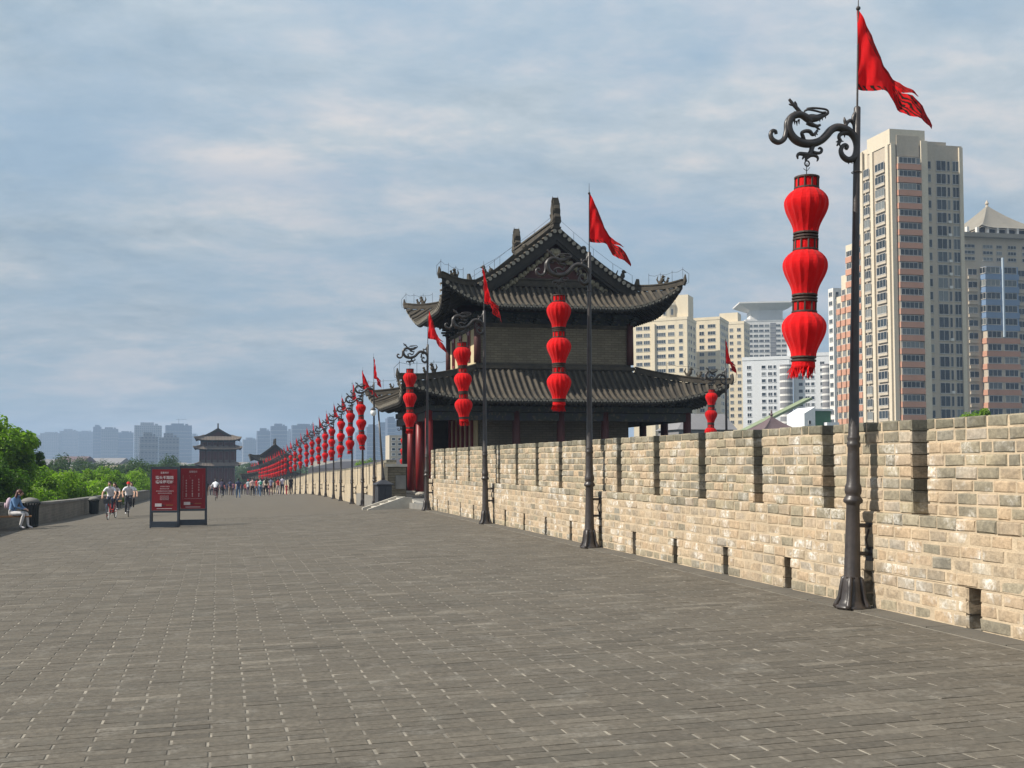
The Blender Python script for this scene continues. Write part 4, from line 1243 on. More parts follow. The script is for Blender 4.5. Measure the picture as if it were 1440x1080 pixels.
for i in range(n):
    z = z0 - i * pitch
    m = MB(); m.box(ux(1258.5), ux(1291), -1.0, -.0, z - pitch * .5, z - pitch * .08); m.build('balcony_band', M['pink'], r)
    for u, w in ((1272, 24), (1287.2, 7)): ob('window', win_mesh(w * px, pitch * .48, 'frame', 3 if w > 10 else 0), r, (ux(u), -.78 if w > 10 else -.5, z + pitch * .2))
    m = MB(); m.box(ux(1259), ux(1285), -.77, -.0, z - pitch * .08, z + pitch * .47); m.build('bay', M['grey_tan'], r)
    for u, w, h in ((1304.6, 6.5, 10.5), (1322, 14, 13.5), (1332.5, 4, 12.5), (1342.5, 9.5, 13.5)): ob('window', win_mesh(w * px, h * px, 'frame', 1 if w > 8 else 0), r, (ux(u), 0, z))
    if i in (4, 5, 7, 8, 9, 13, 17, 19, 21): pbox(r, 'air_conditioner', ux(1330), ux(1334), -.5, -.0, z - pitch * .42, z - pitch * .22, 'off_white')
# its long stepped flank, running away to the left
sx_at = lambda x: at_x(x, 400, X0)[1] - YF
fl = [(0, 9, H), (9, sx_at(1213) , zr(196)), (sx_at(1213), sx_at(1200), Z_(300) + 13), (sx_at(1200), sx_at(1190), Z_(325) + 13), (sx_at(1190), sx_at(1183), Z_(368) + 13), (sx_at(1183), sx_at(1176), Z_(398) + 13)]
pbox(r, 'wall', .3, 14, 9.01, fl[1][1], 0, fl[1][2], 'tan_lt')
for (a, b, h) in fl[2:]: pbox(r, 'wing', .0, 13, a + .01, b, 0, h, 'tan_lt')
for a, o in ((0.1, .5), (6.2, .45), (sx_at(1213) - 1.2, .4)): pbox(r, 'pilaster', -o, 0, a, a + 1.1, 0, (H if a < 9 else fl[1][2]) - .5, 'tan_lt')
for i in range(23):
    z = z0 - i * pitch
    for y, w in ((3.6, 3.6), (8.9, 2.2)):
        if z + 2 > fl[1][2] and y > 9: continue
        ob('window', win_mesh(w, pitch * .62, 'frame', 2), r, (-.30, y, z), -math.pi / 2)
        m = MB(); m.box(-.42, 0, y - w / 2 - .1, y + w / 2 + .1, z - pitch * .52, z - pitch * .34); m.build('spandrel', M['tan'], r)
    for (a, b, h) in fl[2:]:
        if z + pitch * .6 > h: continue
        m = MB(); m.box(-.35, 0, a + .3, b - .3, z - pitch * .55, z - pitch * .08); m.build('balcony_band', M['pink'], r)
        ob('window', win_mesh(min(b - a - .8, 4.2), pitch * .46, 'frame', 2), r, (-.05, (a + b) / 2, z + pitch * .18), -math.pi / 2)
# --- narrow pale block behind it
q = at_y(1176, 405, 330)
r = thing('apartment_building', 'slim pale apartment slab just left of the tan tower stepped flank', 'apartment building', (q[0], 330, -13))
pbox(r, 'wall', -1.2, 6, 0, 3, 0, q[2] + 13, 'off_white')
win_rows(r, (0, 0, q[2] + 10), 0, [(0, 1.1, 1.5, 0, 0)], 1, 3)
for i in range(18): ob('window', win_mesh(2.0, 1.5, 'frame', 1), r, (-1.2, 1.5, q[2] + 11 - 3.1 * i), -math.pi / 2); ob('window', win_mesh(1.3, 1.5, 'frame', 0), r, (0.2, 0, q[2] + 11 - 3.1 * i))
# --- brown and blue block with a pagoda roof, right edge
Y2 = 262
A = at_y(1355, 330, Y2); px2 = (at_y(1455, 330, Y2)[0] - A[0]) / 100; u2 = lambda x: (x - 1355) * px2; z2 = lambda py: at_y(1390, py, Y2)[2] + 13
r = thing('apartment_building', 'brown apartment building with pale pagoda roof and blue glass bay at the right edge', 'apartment building', (A[0], Y2, -13))
pbox(r, 'wall', 0, u2(1480), 0, 22, 0, z2(335), 'grey_tan'); pbox(r, 'cornice', -1.0, u2(1485), -1.4, 23, z2(335), z2(329), 'pale_tile')
for i in range(7): pbox(r, 'roof_post', u2(1362 + 14 * i), u2(1365 + 14 * i), .6, 1.4, z2(329), z2(319), 'off_white')
m = MB(); pcx = at_y(1388, 300, Y2 + 9.5)[0] - A[0]; za_ = at_y(1388, 291, Y2 + 9.5)[2] + 13; ze_ = z2(319); sk = Skirt(8.9, 9, .35, .35, 0, za_ - ze_, .6, 1.35); sk.surface(m, 16, 6); m.build('pagoda_roof', M['pale_tile'], r, (pcx, 9.5, ze_))
m = MB(); sk.surface(m, 16, 2, dz=-.5); m.build('roof_soffit', M['grey_tan'], r, (pcx, 9.5, ze_))
m = MB(); m.lathe([(.5, 0), (.3, .8), (.55, 1.2), (.1, 2.2)], 8); m.build('finial', M['grey_tan'], r, (pcx, 9.5, za_ - .3))
pbox(r, 'roof_room', pcx - 7.4, pcx + 7.4, 2.5, 16, z2(329), ze_, 'dark_roof')
p2 = (z2(400) - z2(400 + 18 * 10)) / 10
for i in range(12):
    z = z2(385) - i * p2
    blue = i < 5
    m = MB(); m.box(u2(1377), u2(1424), -2.0, 0, z - p2 * .52, z - p2 * .10); m.build('balcony_band', M['blue_panel'] if blue else M['pink'], r)
    pbox(r, 'bay', u2(1378), u2(1423), -1.9, 0, z - p2 * .10, z + p2 * .48, 'blue_panel' if blue else 'grey_tan')
    for u in (1388, 1411): ob('window', win_mesh(19 * px2, p2 * .52, 'frame', 2), r, (u2(u), -1.9, z + p2 * .19))
    for u, w in ((1366, 13), (1434, 14), (1452, 12)): ob('window', win_mesh(w * px2, p2 * .5, 'frame', 1), r, (u2(u), 0, z + p2 * .1)); pbox(r, 'spandrel', u2(u - w / 2), u2(u + w / 2), -.4, 0, z - p2 * .45, z - p2 * .22, 'grey_tan')
    ob('window', win_mesh(2.2, p2 * .5, 'frame', 1), r, (u2(1377), -1.0, z + p2 * .19), -math.pi / 2) if blue else None
pbox(r, 'blue_fin', u2(1400), u2(1402), -2.4, -1.9, z2(475), z2(364), 'blue_fin')
for i in range(3):
    z = z2(347) - i * 5.2 * px2 * 1.5
    for u, w in ((1362, 16), (1388, 14), (1404, 8), (1422, 12), (1444, 16)): ob('window', win_mesh(w * px2, 4.6 * px2, 'frame', 2), r, (u2(u), 0, z))
# --- cream complex and its neighbours behind the watchtower
def turned_block(label, pxl, py_top, D, wl, wr, rot, mat, cols_l, cols_r, pitch, n, st='frame', roof=None, top=1.2, name='apartment_building', drop=2.6):
    """the near corner stands on the line of sight of pixel pxl; one wall faces the sun on the left, one faces away"""
    x, y, z = at_y(pxl, py_top, D)
    r = thing(name, label, 'apartment building', (x, y, -13), rot)
    h = z + 13
    pbox(r, 'wall', -wl, 0, 0, wr, 0, h, mat)
    pbox(r, 'parapet', -wl - .15, .15, -.15, wr + .15, h - .01, h + top, mat)
    for i in range(n):
        zz = h - drop - i * pitch
        for (u, w, hh, mu) in cols_l: ob('window', win_mesh(w, hh, st, mu), r, (-wl + u, 0, zz))
        for (u, w, hh, mu) in cols_r: ob('window', win_mesh(w, hh, st, mu), r, (0, u, zz), math.pi / 2)
    return r, h
a = rad(-38)
r, h = turned_block('cream apartment block with a domed drum on its roof, touching the watchtower roof edge', 966, 449, 400, 22, 16, a, 'cream', [(2.5, 2.6, 1.5, 3), (5.6, 2.6, 1.5, 2), (11.5, 3.6, 1.5, 3), (15.6, 2.6, 1.5, 2), (19.5, 1.6, 1.6, 0)], [(3, 1.4, 1.5, 0), (7, 2.4, 1.5, 1), (12, 2.4, 1.5, 1)], 2.95, 13)
m = MB(); m.lathe([(5.6, 0), (5.6, 6.0), (5.9, 6.1), (5.9, 6.6), (5.0, 8.2), (3.2, 9.6), (.6, 10.4)], 24); m.build('roof_drum', M['cream'], r, (-10, 6, h), smooth=False)
pbox(r, 'roof_room', -5.2, -.2, 3, 12, h, h + 10.5, 'cream'); pbox(r, 'wall_recess', -14.3, -12.9, -.9, 0, 0, h - 1, 'cream')
for i in range(8):
    w = -2.6 + i * .55; ob('window', win_mesh(1.0, 2.4, 'frame', 0), r, (-10 + 5.62 * math.sin(w), 6 - 5.62 * math.cos(w), h + 3.6), w)
r, h = turned_block('plain cream apartment block between the domed block and the flag on the bastion', 1012, 449, 415, 14, 18, a, 'cream', [(3, 1.6, 1.5, 1), (6.5, 2.0, 1.6, 1), (10.6, 3.2, 1.5, 2)], [(2.5, 1.5, 1.5, 0), (6, 2.4, 1.5, 1), (10, 2.0, 1.5, 1), (14.5, 2.4, 1.5, 1)], 2.95, 14)
r, h = turned_block('taller cream block with a roof room, right of the small bastion flag', 1046, 455, 440, 15, 14, a, 'cream', [(2.5, 1.4, 1.5, 1), (6, 2.0, 1.5, 1), (9.5, 1.6, 1.5, 1), (12.8, 1.6, 1.5, 1)], [(2.5, 1.5, 1.5, 0), (6.5, 2.0, 1.5, 1), (10.6, 2.0, 1.5, 1)], 2.95, 15)
pbox(r, 'roof_room', -11, -3, 2, 10, h, h + 5.5, 'cream')
r, h = turned_block('grey white office block with a flared flat roof, behind the largest lantern string', 1112, 451, 560, 25, 16, rad(-18), 'off_white', [(2.5 + 3.1 * i, 2.5, 1.4, 2) for i in range(7)], [(3 + 3.5 * i, 2.4, 1.4, 1) for i in range(4)], 2.9, 15)
pbox(r, 'roof_room', -22, -4, 2, 13, h, h + 6.5, 'off_white')
m = MB(); m.add([(-22, 2, h + 6.5), (-4, 2, h + 6.5), (-4, 13, h + 6.5), (-22, 13, h + 6.5), (-29, -4, h + 10), (3, -4, h + 10), (3, 19, h + 10), (-29, 19, h + 10), (-29, -4, h + 10.8), (3, -4, h + 10.8), (3, 19, h + 10.8), (-29, 19, h + 10.8)],
                [(0, 1, 5, 4), (1, 2, 6, 5), (2, 3, 7, 6), (3, 0, 4, 7), (4, 5, 9, 8), (5, 6, 10, 9), (6, 7, 11, 10), (7, 4, 8, 11), (8, 9, 10, 11)]); m.build('flared_roof', M['off_white'], r)
pbox(r, 'dark_shaft', -11.4, -8.2, -.05, 0.5, 4, h - 1, 'grey_roof')
r, h = turned_block('white apartment block with curved grey window bays, below the largest lantern tassel', 1110, 505, 350, 16, 12, rad(-30), 'bwhite', [(2.2, 1.5, 1.4, 1), (7.2, 1.5, 1.3, 0), (9.4, 1.5, 1.3, 1), (11.0, 1.0, 1.3, 0)], [(3, 1.5, 1.4, 0), (7.5, 1.5, 1.4, 0)], 2.45, 12, 'frame_white')
m = MB(); m.lathe([(2.2, 0), (2.2, h - 2)], 18); m.build('window_bay', M['grey_roof'], r, (-1.2, .6, 0))
for i in range(12): m = MB(); m.lathe([(2.26, 0), (2.26, .7)], 18); m.build('bay_spandrel', M['off_white'], r, (-1.2, .6, h - 3.4 - 2.45 * i))
r, h = turned_block('white apartment block in front of the stepped tan flank', 1166, 500, 345, 12, 12, rad(-30), 'bwhite', [(2.4, 1.5, 1.3, 0), (4.6, 1.6, 1.3, 1), (6.4, 1.2, 1.3, 0), (9.6, 1.5, 1.3, 1)], [(3, 1.5, 1.4, 0), (7.5, 1.5, 1.4, 0)], 2.45, 12, 'frame_white')
m = MB(); m.lathe([(1.7, 0), (1.7, h - 3)], 18); m.build('window_bay', M['grey_roof'], r, (-.8, .4, 0))
for i in range(12): m = MB(); m.lathe([(1.76, 0), (1.76, .7)], 18); m.build('bay_spandrel', M['off_white'], r, (-.8, .4, h - 4.4 - 2.45 * i))
pbox(r, 'hoarding', -14, -4, 1, 1.5, h, h + 7.5, 'bwhite')
# --- low things just behind the battlement wall
x, y, z = at_y(1131, 575, 175)
r = thing('shed', 'white gabled shed with a green sheeted side, left of the nearest lamp post', 'shed', (x, y, -13)); h = z + 13
m = MB(); m.add([(0, 0, 0), (2.1, 0, 0), (2.1, 0, h + .4), (0, 0, h - .8), (0, 6, 0), (2.1, 6, 0), (2.1, 6, h + .4), (0, 6, h - .8)], [(0, 1, 2, 3), (5, 4, 7, 6), (0, 3, 7, 4), (3, 2, 6, 7), (1, 5, 6, 2)]); m.build('white_gable', M['bwhite'], r)
pbox(r, 'green_side', 2.12, 5.4, .4, 6, 0, h - .3, 'green_net'); pbox(r, 'annex', 3.9, 6.3, -.8, .3, 0, h - 2.4, 'bwhite'); ob('window', win_mesh(.5, .7, 'frame', 0), r, (1.0, 0, h - 2.4))
pbox(r, 'roof_edge', 2.0, 5.7, .2, 6.2, h - .3, h + .05, 'bwhite')
m = MB(); a_, b_ = at_y(1046, 606, 190), at_y(1136, 561, 190)
m.obox((0, 0, 0), (b_[0] - a_[0], 0, b_[2] - a_[2]), 3.0, .45); r = m.build('covered_walkway', M['green_pale'], None, (a_[0], 190, a_[2])); tag(r, 'sloping pale green roofed walkway climbing behind the small pavilion', 'walkway')
x, y, z = at_y(1085, 592, 95)
r = thing('pavilion', 'small pavilion with purple tiled pyramid roof and finial peeping over the wall', 'pavilion', (x, y, -13))
m = MB(); sk = Skirt(2.0, 2.0, .12, .12, 0, 1.45, .12, 1.5); sk.surface(m, 12, 6); m.build('roof', M['purple_tile'], r, (0, 0, z + 13 - 1.1))
m = MB(); m.lathe([(.12, 0), (.1, .2), (.2, .3), (.06, .45), (.1, .55), (.02, .8)], 8); m.build('finial', M['purple_tile'], r, (0, 0, z + 13 + .3))
for sgn in (-1, 1):
    for s2 in (-1, 1): column(r, sgn * 1.5, s2 * 1.5, 0, z + 11.6, .12, M['dark_red'], False)
x, y, z = at_y(975, 598, 140)
r = thing('house', 'low house with grey pitched roof between the tower and the bastion lamp post', 'house', (x, y, -13)); h = z + 13
pbox(r, 'wall', -2.2, 6.0, 0, 7, 0, h - .5, 'grey_roof')
m = MB(); m.add([(-2.6, -.5, h - .6), (6.4, -.5, h - .6), (6.4, 3.5, h + 1.8), (.6, 3.5, h + 1.8), (-2.6, 7.5, h - .6), (6.4, 7.5, h - .6)], [(0, 1, 2, 3), (4, 3, 2, 5), (0, 3, 4), (1, 5, 2)]); m.build('roof', M['grey_roof'], r)
# dark-roofed house behind the far wall
x, y, z = at_y(541, 651, 75)
r = thing('house', 'long dark roofed building just behind the far wall, left of the return wall', 'house', (x, y, -13)); h = z + 13
pbox(r, 'wall', .2, 7, -8, 62, 0, h - .6, 'grey_roof')
m = MB(); m.add([(-.2, -9, h - .4), (3.6, -9, h + .4), (7.4, -9, h - .4), (-.2, 64, h - .4), (3.6, 64, h + .4), (7.4, 64, h - .4), (-.2, -9, h - 1.6), (-.2, 64, h - 1.6), (7.4, -9, h - 1.6), (7.4, 64, h - 1.6)], [(0, 1, 4, 3), (1, 2, 5, 4), (0, 3, 7, 6), (2, 8, 9, 5), (0, 6, 8, 2, 1), (3, 4, 5, 9, 7)]); m.build('roof', M['dark_roof'], r)
x, y, z = at_y(552, 612, 330)
r = thing('apartment_building', 'small white apartment block seen between the street lamp and the red tower columns', 'apartment building', (x, y, -13)); h = z + 13
pbox(r, 'wall', -1.0, 4.0, 0, 8, 0, h, 'tan'); 
for i in range(9):
    for u in (.3, 2.3): ob('window', win_mesh(1.2, .9, 'frame_white', 0), r, (u, 0, h - 1.2 - 1.6 * i))
# --- hazy skyline
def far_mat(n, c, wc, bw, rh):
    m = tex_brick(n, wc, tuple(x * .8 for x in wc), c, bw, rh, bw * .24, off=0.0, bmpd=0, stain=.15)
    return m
FM = [far_mat('far facade', (.16, .165, .175), (.05, .06, .075), 4.5, 3.4), far_mat('far facade pale', (.27, .265, .26), (.08, .09, .10), 3.4, 3.2), far_mat('far facade dark', (.075, .09, .125), (.04, .05, .07), 6, 3.6)]  # dark bluish tones put cloud shade and distance haze into the facade colour
SK = [(56, 84, 609, 1900, 0), (84, 110, 606, 2000, 1), (110, 131, 607, 2050, 0), (131, 142, 600, 1750, 2), (142, 166, 603, 1650, 0), (166, 188, 608, 1700, 2), (189, 227, 598, 1350, 1), (196, 222, 614, 900, 0), (224, 252, 615, 950, 0), (233, 270, 598, 1500, 2), (268, 280, 613, 1900, 0),
      (342, 362, 618, 1600, 0), (362, 381, 606, 1500, 2), (381, 404, 599, 1450, 2), (404, 411, 606, 1700, 0), (411, 447, 598, 1400, 2), (447, 470, 612, 1650, 0), (470, 500, 618, 1700, 0), (500, 516, 608, 1500, 0), (516, 532, 600, 1250, 2), (532, 545, 596, 1300, 2), (545, 556, 588, 1200, 2), (556, 572, 592, 1300, 2), (20, 56, 612, 1950, 1), (318, 342, 622, 1900, 0), (286, 320, 622, 1800, 2)]
nm = ['wide', 'broad', 'narrow', 'slender', 'blocky', 'flat topped']
for i, (a, b, t, D, k) in enumerate(SK):
    D *= 1.4; xa, _, z = at_y(a, t, D); xb = at_y(b, t, D)[0]; w = xb - xa
    o = thing('far_building', f'hazy blue grey block on the skyline, {ORD[i]} counted from the first of the far city blocks', 'building', ((xa + xb) / 2, D, -13), RD.uniform(-.12, .12), 'hazy skyline blocks')
    h = z + 13; dpt = max(18, w * .5)
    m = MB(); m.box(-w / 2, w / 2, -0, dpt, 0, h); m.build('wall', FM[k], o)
    m = MB(); m.box(-w * .28, w * .2, 3, dpt - 3, h, h + RD.uniform(2.5, 6)); m.box(w * .25, w * .36, 3, 8, h, h + 3); m.build('roof_room', FM[k], o)
    if i == 9: m = MB(); m.tube([(0, 5, h), (0, 5, h + 13)], .35, 4); m.tube([(-5, 5, h + 11), (14, 5, h + 12)], .3, 4); m.build('roof_crane', M['iron_dull'], o)
    fl_ = MB()
    for j in range(1, int(h / 7)): fl_.box(-w / 2 - .3, w / 2 + .3, -.35, 0, j * 7 - .4, j * 7 + .4)
    stuff(fl_.build('floor_bands', FM[(k + 1) % 2], o))
order = sorted([o for o in COL.objects if o.name.startswith('far_building')], key=lambda o: o.location.x / o.location.y)
desc = {0: 'grey', 1: 'pale', 2: 'dark blue grey'}
for i, o in enumerate(order): o['label'] = f'hazy grey city block on the far skyline, {ORD[i]} from the left'
# low town roofs under the skyline
rd = random.Random(31); TOWN = []
for i in range(34):
    x_, D = rd.uniform(55, 350), rd.uniform(420, 900)
    if i > 27: x_, D = rd.uniform(450, 545), rd.uniform(380, 700)
    TOWN.append((x_, D))
TOWN.sort()
for i, (x_, D) in enumerate(TOWN):
    X, Y, _z = at_y(x_, 650, D); w, d, h = rd.uniform(7, 18), rd.uniform(8, 14), rd.uniform(8, 17)
    o = thing('town_house', f'small town house among trees below the skyline, {ORD[i]} from the left' if i < 30 else f'small town house behind the lantern row, {ORD[i - 30]} from the left', 'house', (X, Y, -13), rd.uniform(-.6, .6), 'small town houses below the skyline')
    pbox(o, 'wall', -w / 2, w / 2, 0, d, 0, h, rd.choice(('bwhite', 'off_white', 'tan', 'cream')))
    m = MB(); m.add([(-w / 2 - .5, -.5, h), (w / 2 + .5, -.5, h), (w / 2 + .5, d / 2, h + 2.6), (-w / 2 - .5, d / 2, h + 2.6), (-w / 2 - .5, d + .5, h), (w / 2 + .5, d + .5, h)], [(0, 1, 2, 3), (3, 2, 5, 4), (0, 3, 4), (1, 5, 2)])
    m.build('roof', M[rd.choice(('grey_roof', 'purple_tile', 'grey_roof', 'pale_tile'))], o)

# ------------------------------------------------------------------ trees
def leaf_mat(n, a, b_):
    m, nt, b = nodes_of(n)
    c = col_mix(nt, attr(nt, 'tint'), a, b_)
    nt.links.new(c, b.inputs['Base Color']); b.inputs['Roughness'].default_value = .55; b.inputs['Specular IOR Level'].default_value = .3
    t = nt.nodes.new('ShaderNodeBsdfTranslucent'); nt.links.new(col_mix(nt, 1.0, c, (1.2, 1.5, .5), 'MULTIPLY'), t.inputs[0])
    x = nt.nodes.new('ShaderNodeMixShader'); x.inputs[0].default_value = .45
    nt.links.new(b.outputs[0], x.inputs[1]); nt.links.new(t.outputs[0], x.inputs[2]); nt.links.new(x.outputs[0], nt.nodes['Material Output'].inputs[0])
    return m
M['leaf'] = leaf_mat('fresh green leaves', (.080, .155, .014), (.205, .320, .030))
M['leaf_dark'] = leaf_mat('deep green leaves', (.036, .085, .013), (.095, .175, .022))
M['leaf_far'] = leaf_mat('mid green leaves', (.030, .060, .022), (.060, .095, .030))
M['bark'] = pm('bark', (.085, .065, .045), (.05, .04, .03), 6, .9, bmp=.01)
def crown_mesh(seed, rx, rz, n, leaf, clumps, mat, cr=(.20, .36)):
    rd = random.Random(seed); m = MB(); cl = []
    for i in range(clumps):
        while True:
            p = Vector((rd.uniform(-1, 1), rd.uniform(-1, 1), rd.uniform(-1, 1)))
            if .35 < p.length < 1: break
        s = rd.uniform(.55, 1.0)
        cl.append((Vector((p.x * rx * s, p.y * rx * s, p.z * rz * (s if p.z < 0 else max(s, .75)))), rd.uniform(*cr) * rx, rd.uniform(-.22, .22)))
    for i in range(n):
        c, r, tb = rd.choice(cl)
        d = Vector((rd.gauss(0, 1), rd.gauss(0, 1), rd.gauss(0, .8))).normalized()
        p = c + d * r * (rd.random() ** .35)
        p.z += rd.gauss(0, .05)
        nrm = (d + Vector((rd.gauss(0, .5), rd.gauss(0, .5), rd.gauss(.5, .5)))).normalized()
        a = nrm.orthogonal().normalized(); a.rotate(Matrix.Rotation(rd.random() * 6.28, 3, nrm)); b = nrm.cross(a)
        l = leaf * rd.uniform(.6, 1.3); w = l * .55
        dn = nrm * (l * .18)
        t = min(1, max(0, .5 + tb + rd.gauss(0, .22)))
        t = t if rd.random() > .12 else rd.random()
        m.add([p - a * l * .5 - dn, p + b * w * .5, p + a * l * .5 - dn, p - b * w * .5], [(0, 1, 2, 3)], 0, t)
    return m.mesh('crown', mat), [c for c, r, t in cl]
def trunk_mesh(clumps, h, base_r, seed):
    rd = random.Random(seed); m = MB()
    top = Vector((0, 0, 0))
    m.tube([(0, 0, -h), (rd.gauss(0, .15), rd.gauss(0, .15), -h * .6), (rd.gauss(0, .2), rd.gauss(0, .2), -h * .25), (0, 0, .5)], [base_r, base_r * .8, base_r * .62, base_r * .35], 9)
    for c in clumps[:16]:
        s = Vector((0, 0, -h * rd.uniform(.05, .28)))
        c = c * .72; mid = s.lerp(c, .5) + Vector((0, 0, .10 * c.length))
        m.tube([s, mid, c], [base_r * .34, base_r * .2, base_r * .06], 6)
    return m.mesh('trunk', M['bark'], True)
CR = {}
def crown(key, *a):
    if key not in CR:
        me, cl = crown_mesh(*a); CR[key] = (me, cl, trunk_mesh(cl, a[2] + 9, .28, a[0]))
    return CR[key]
def plant(label, px, py_top, D, key, args, group, sx_=1.0, name='tree', top_frac=.92):
    me, cl, tm = crown(key, *args)
    x, y, z = at_y(px, py_top, D)
    rz_ = args[2]
    o = thing(name, label, 'tree', (x, y, -13), RD.uniform(0, 6.28), group)
    zc = z - rz_ * top_frac * sx_ + 13
    ob('crown', me, o, (0, 0, zc), 0, (sx_, sx_, sx_))
    t = ob('trunk', tm, o, (0, 0, zc), 0, (1, 1, zc / (rz_ + 9)))
    return o
BIG = (101, 4.6, 4.4, 21000, .33, 64, M['leaf'], (.12, .25))
BIGD = (104, 4.4, 4.2, 18000, .32, 56, M['leaf_dark'], (.13, .26))
SHA = (102, 3.4, 2.6, 13000, .28, 46, M['leaf'], (.13, .27))
SHB = (103, 3.1, 2.4, 13000, .26, 40, M['leaf'], (.13, .28))
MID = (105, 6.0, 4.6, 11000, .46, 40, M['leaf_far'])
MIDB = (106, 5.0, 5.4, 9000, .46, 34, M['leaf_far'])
plant('tall bright green tree at the left edge, highest above the parapet', -22, 577, 66, 'big', BIG, None, .92)
plant('darker green tree leaning out from behind the tallest tree at the left edge', 14, 598, 78, 'bigd', BIGD, None, .62)
plant('deep green lower tree beneath the tallest tree at the left edge', -40, 634, 52, 'bigd', BIGD, None, .62)
SH = [(-14, 690, 52), (18, 676, 56), (46, 668, 64), (72, 657, 72), (98, 668, 80), (118, 662, 88), (140, 658, 98), (160, 656, 112), (184, 664, 126), (206, 670, 150), (228, 668, 190), (88, 660, 100), (130, 658, 128), (172, 662, 150)]
SH.sort()
for i, (px, py, D) in enumerate(SH):
    plant(f'bright green leafy crown rising behind the left parapet, {ORD[i]} from the left', px, py, D, 'sha' if i % 2 else 'shb', SHA if i % 2 else SHB, 'leafy crowns behind the left parapet', RD.uniform(.85, 1.15))
MD = [(66, 634, 210), (88, 637, 240), (112, 641, 270), (132, 640, 230), (152, 646, 290), (172, 643, 260), (196, 638, 225), (216, 640, 250), (236, 644, 300), (252, 648, 330), (268, 650, 350), (340, 648, 380), (20, 640, 180), (184, 652, 170), (224, 654, 160), (250, 656, 180)]
MD.sort()
for i, (px, py, D) in enumerate(MD):
    plant(f'hazy dull green tree in the middle distance below the skyline, {ORD[i]} from the left', px, py + 7, D, 'mid' if i % 2 else 'midb', MID if i % 2 else MIDB, 'middle distance trees', RD.uniform(.9, 1.2))
plant('green tree top peeping over the battlement wall below the tan tower', 1372, 572, 60, 'shb', SHB, None, .8)
plant('small green tree top behind the far wall left of the return wall', 520, 645, 100, 'sha', SHA, None, .7)
# the distant wood under the skyline reads as one mass
def wood():
    rd = random.Random(17); m = MB()
    for i in range(420):
        px, D = rd.uniform(-60, 560), rd.uniform(420, 1150)
        x, y, _z = at_y(px, 650, D); r = rd.uniform(4, 7.5); h = rd.uniform(6, 13)
        for k in range(46):
            d = Vector((rd.gauss(0, 1), rd.gauss(0, 1), rd.gauss(0, 1))).normalized() * r * rd.uniform(.7, 1.05)
            p = Vector((x, y, -13 + h)) + Vector((d.x, d.y, d.z * .75)); a = d.orthogonal().normalized() * 1.2; b = d.cross(a).normalized() * 1.2
            m.add([p - a, p + b, p + a, p - b], [(0, 1, 2, 3)], 0, min(1, max(0, rd.gauss(.5, .25))))
    return m.build('distant_wood', M['leaf_far'])
tag(stuff(wood()), 'hazy wood spread under the far skyline', 'wood')

# ------------------------------------------------------------------ people
def skel(pose):
    """joints for a 1.70 m figure that faces -Y"""
    if pose in ('walk', 'walk2', 'stand'):
        s = {'walk': .20, 'walk2': -.17, 'stand': .03}[pose]
        J = dict(pel=(0, 0, .93), bel=(0, -.01, 1.10), che=(0, 0, 1.30), nek=(0, 0, 1.46), hd1=(0, -.02, 1.55), hd2=(0, -.02, 1.62), hd3=(0, -.01, 1.68))
        for n, d in (('L', 1), ('R', -1)):
            f = s * d
            J['sh' + n] = (d * .18, 0, 1.39); J['el' + n] = (d * .23, f * .5 + .02, 1.12); J['wr' + n] = (d * .22, f * .9 - .05, .89)
            J['hp' + n] = (d * .09, 0, .88); J['kn' + n] = (d * .10, -f * .8 - .03, .48); J['an' + n] = (d * .10, -f * 1.35 + (.06 if f < -.1 else 0), .09); J['to' + n] = (d * .11, -f * 1.35 - .15, .035)
    elif pose == 'ride':
        J = dict(pel=(0, .18, .98), bel=(0, .08, 1.12), che=(0, -.06, 1.30), nek=(0, -.14, 1.44), hd1=(0, -.19, 1.52), hd2=(0, -.20, 1.59), hd3=(0, -.19, 1.66))
        for n, d in (('L', 1), ('R', -1)):
            J['sh' + n] = (d * .18, -.08, 1.38); J['el' + n] = (d * .29, -.26, 1.17); J['wr' + n] = (d * .27, -.46, 1.04)
            J['hp' + n] = (d * .09, .14, .95)
            if d > 0: J['knL'] = (.12, -.22, .84); J['anL'] = (.12, -.06, .45); J['toL'] = (.12, -.20, .42)
            else: J['knR'] = (-.12, -.16, .58); J['anR'] = (-.12, -.02, .18); J['toR'] = (-.12, -.17, .15)
    elif pose == 'sit':
        J = dict(pel=(0, 0, .50), bel=(0, -.03, .66), che=(0, -.10, .85), nek=(0, -.17, .99), hd1=(0, -.23, 1.06), hd2=(0, -.26, 1.12), hd3=(0, -.27, 1.18))
        for n, d in (('L', 1), ('R', -1)):
            J['sh' + n] = (d * .165, -.12, .93); J['el' + n] = (d * .20, -.22, .68); J['wr' + n] = (d * .08, -.40, .63)
            J['hp' + n] = (d * .09, -.02, .48); J['kn' + n] = (d * .10, -.44, .49); J['an' + n] = (d * .10, -.40 - .08 * d, .09); J['to' + n] = (d * .10, -.56 - .08 * d, .04)
    return {k: Vector(v) for k, v in J.items()}
BODY = {}
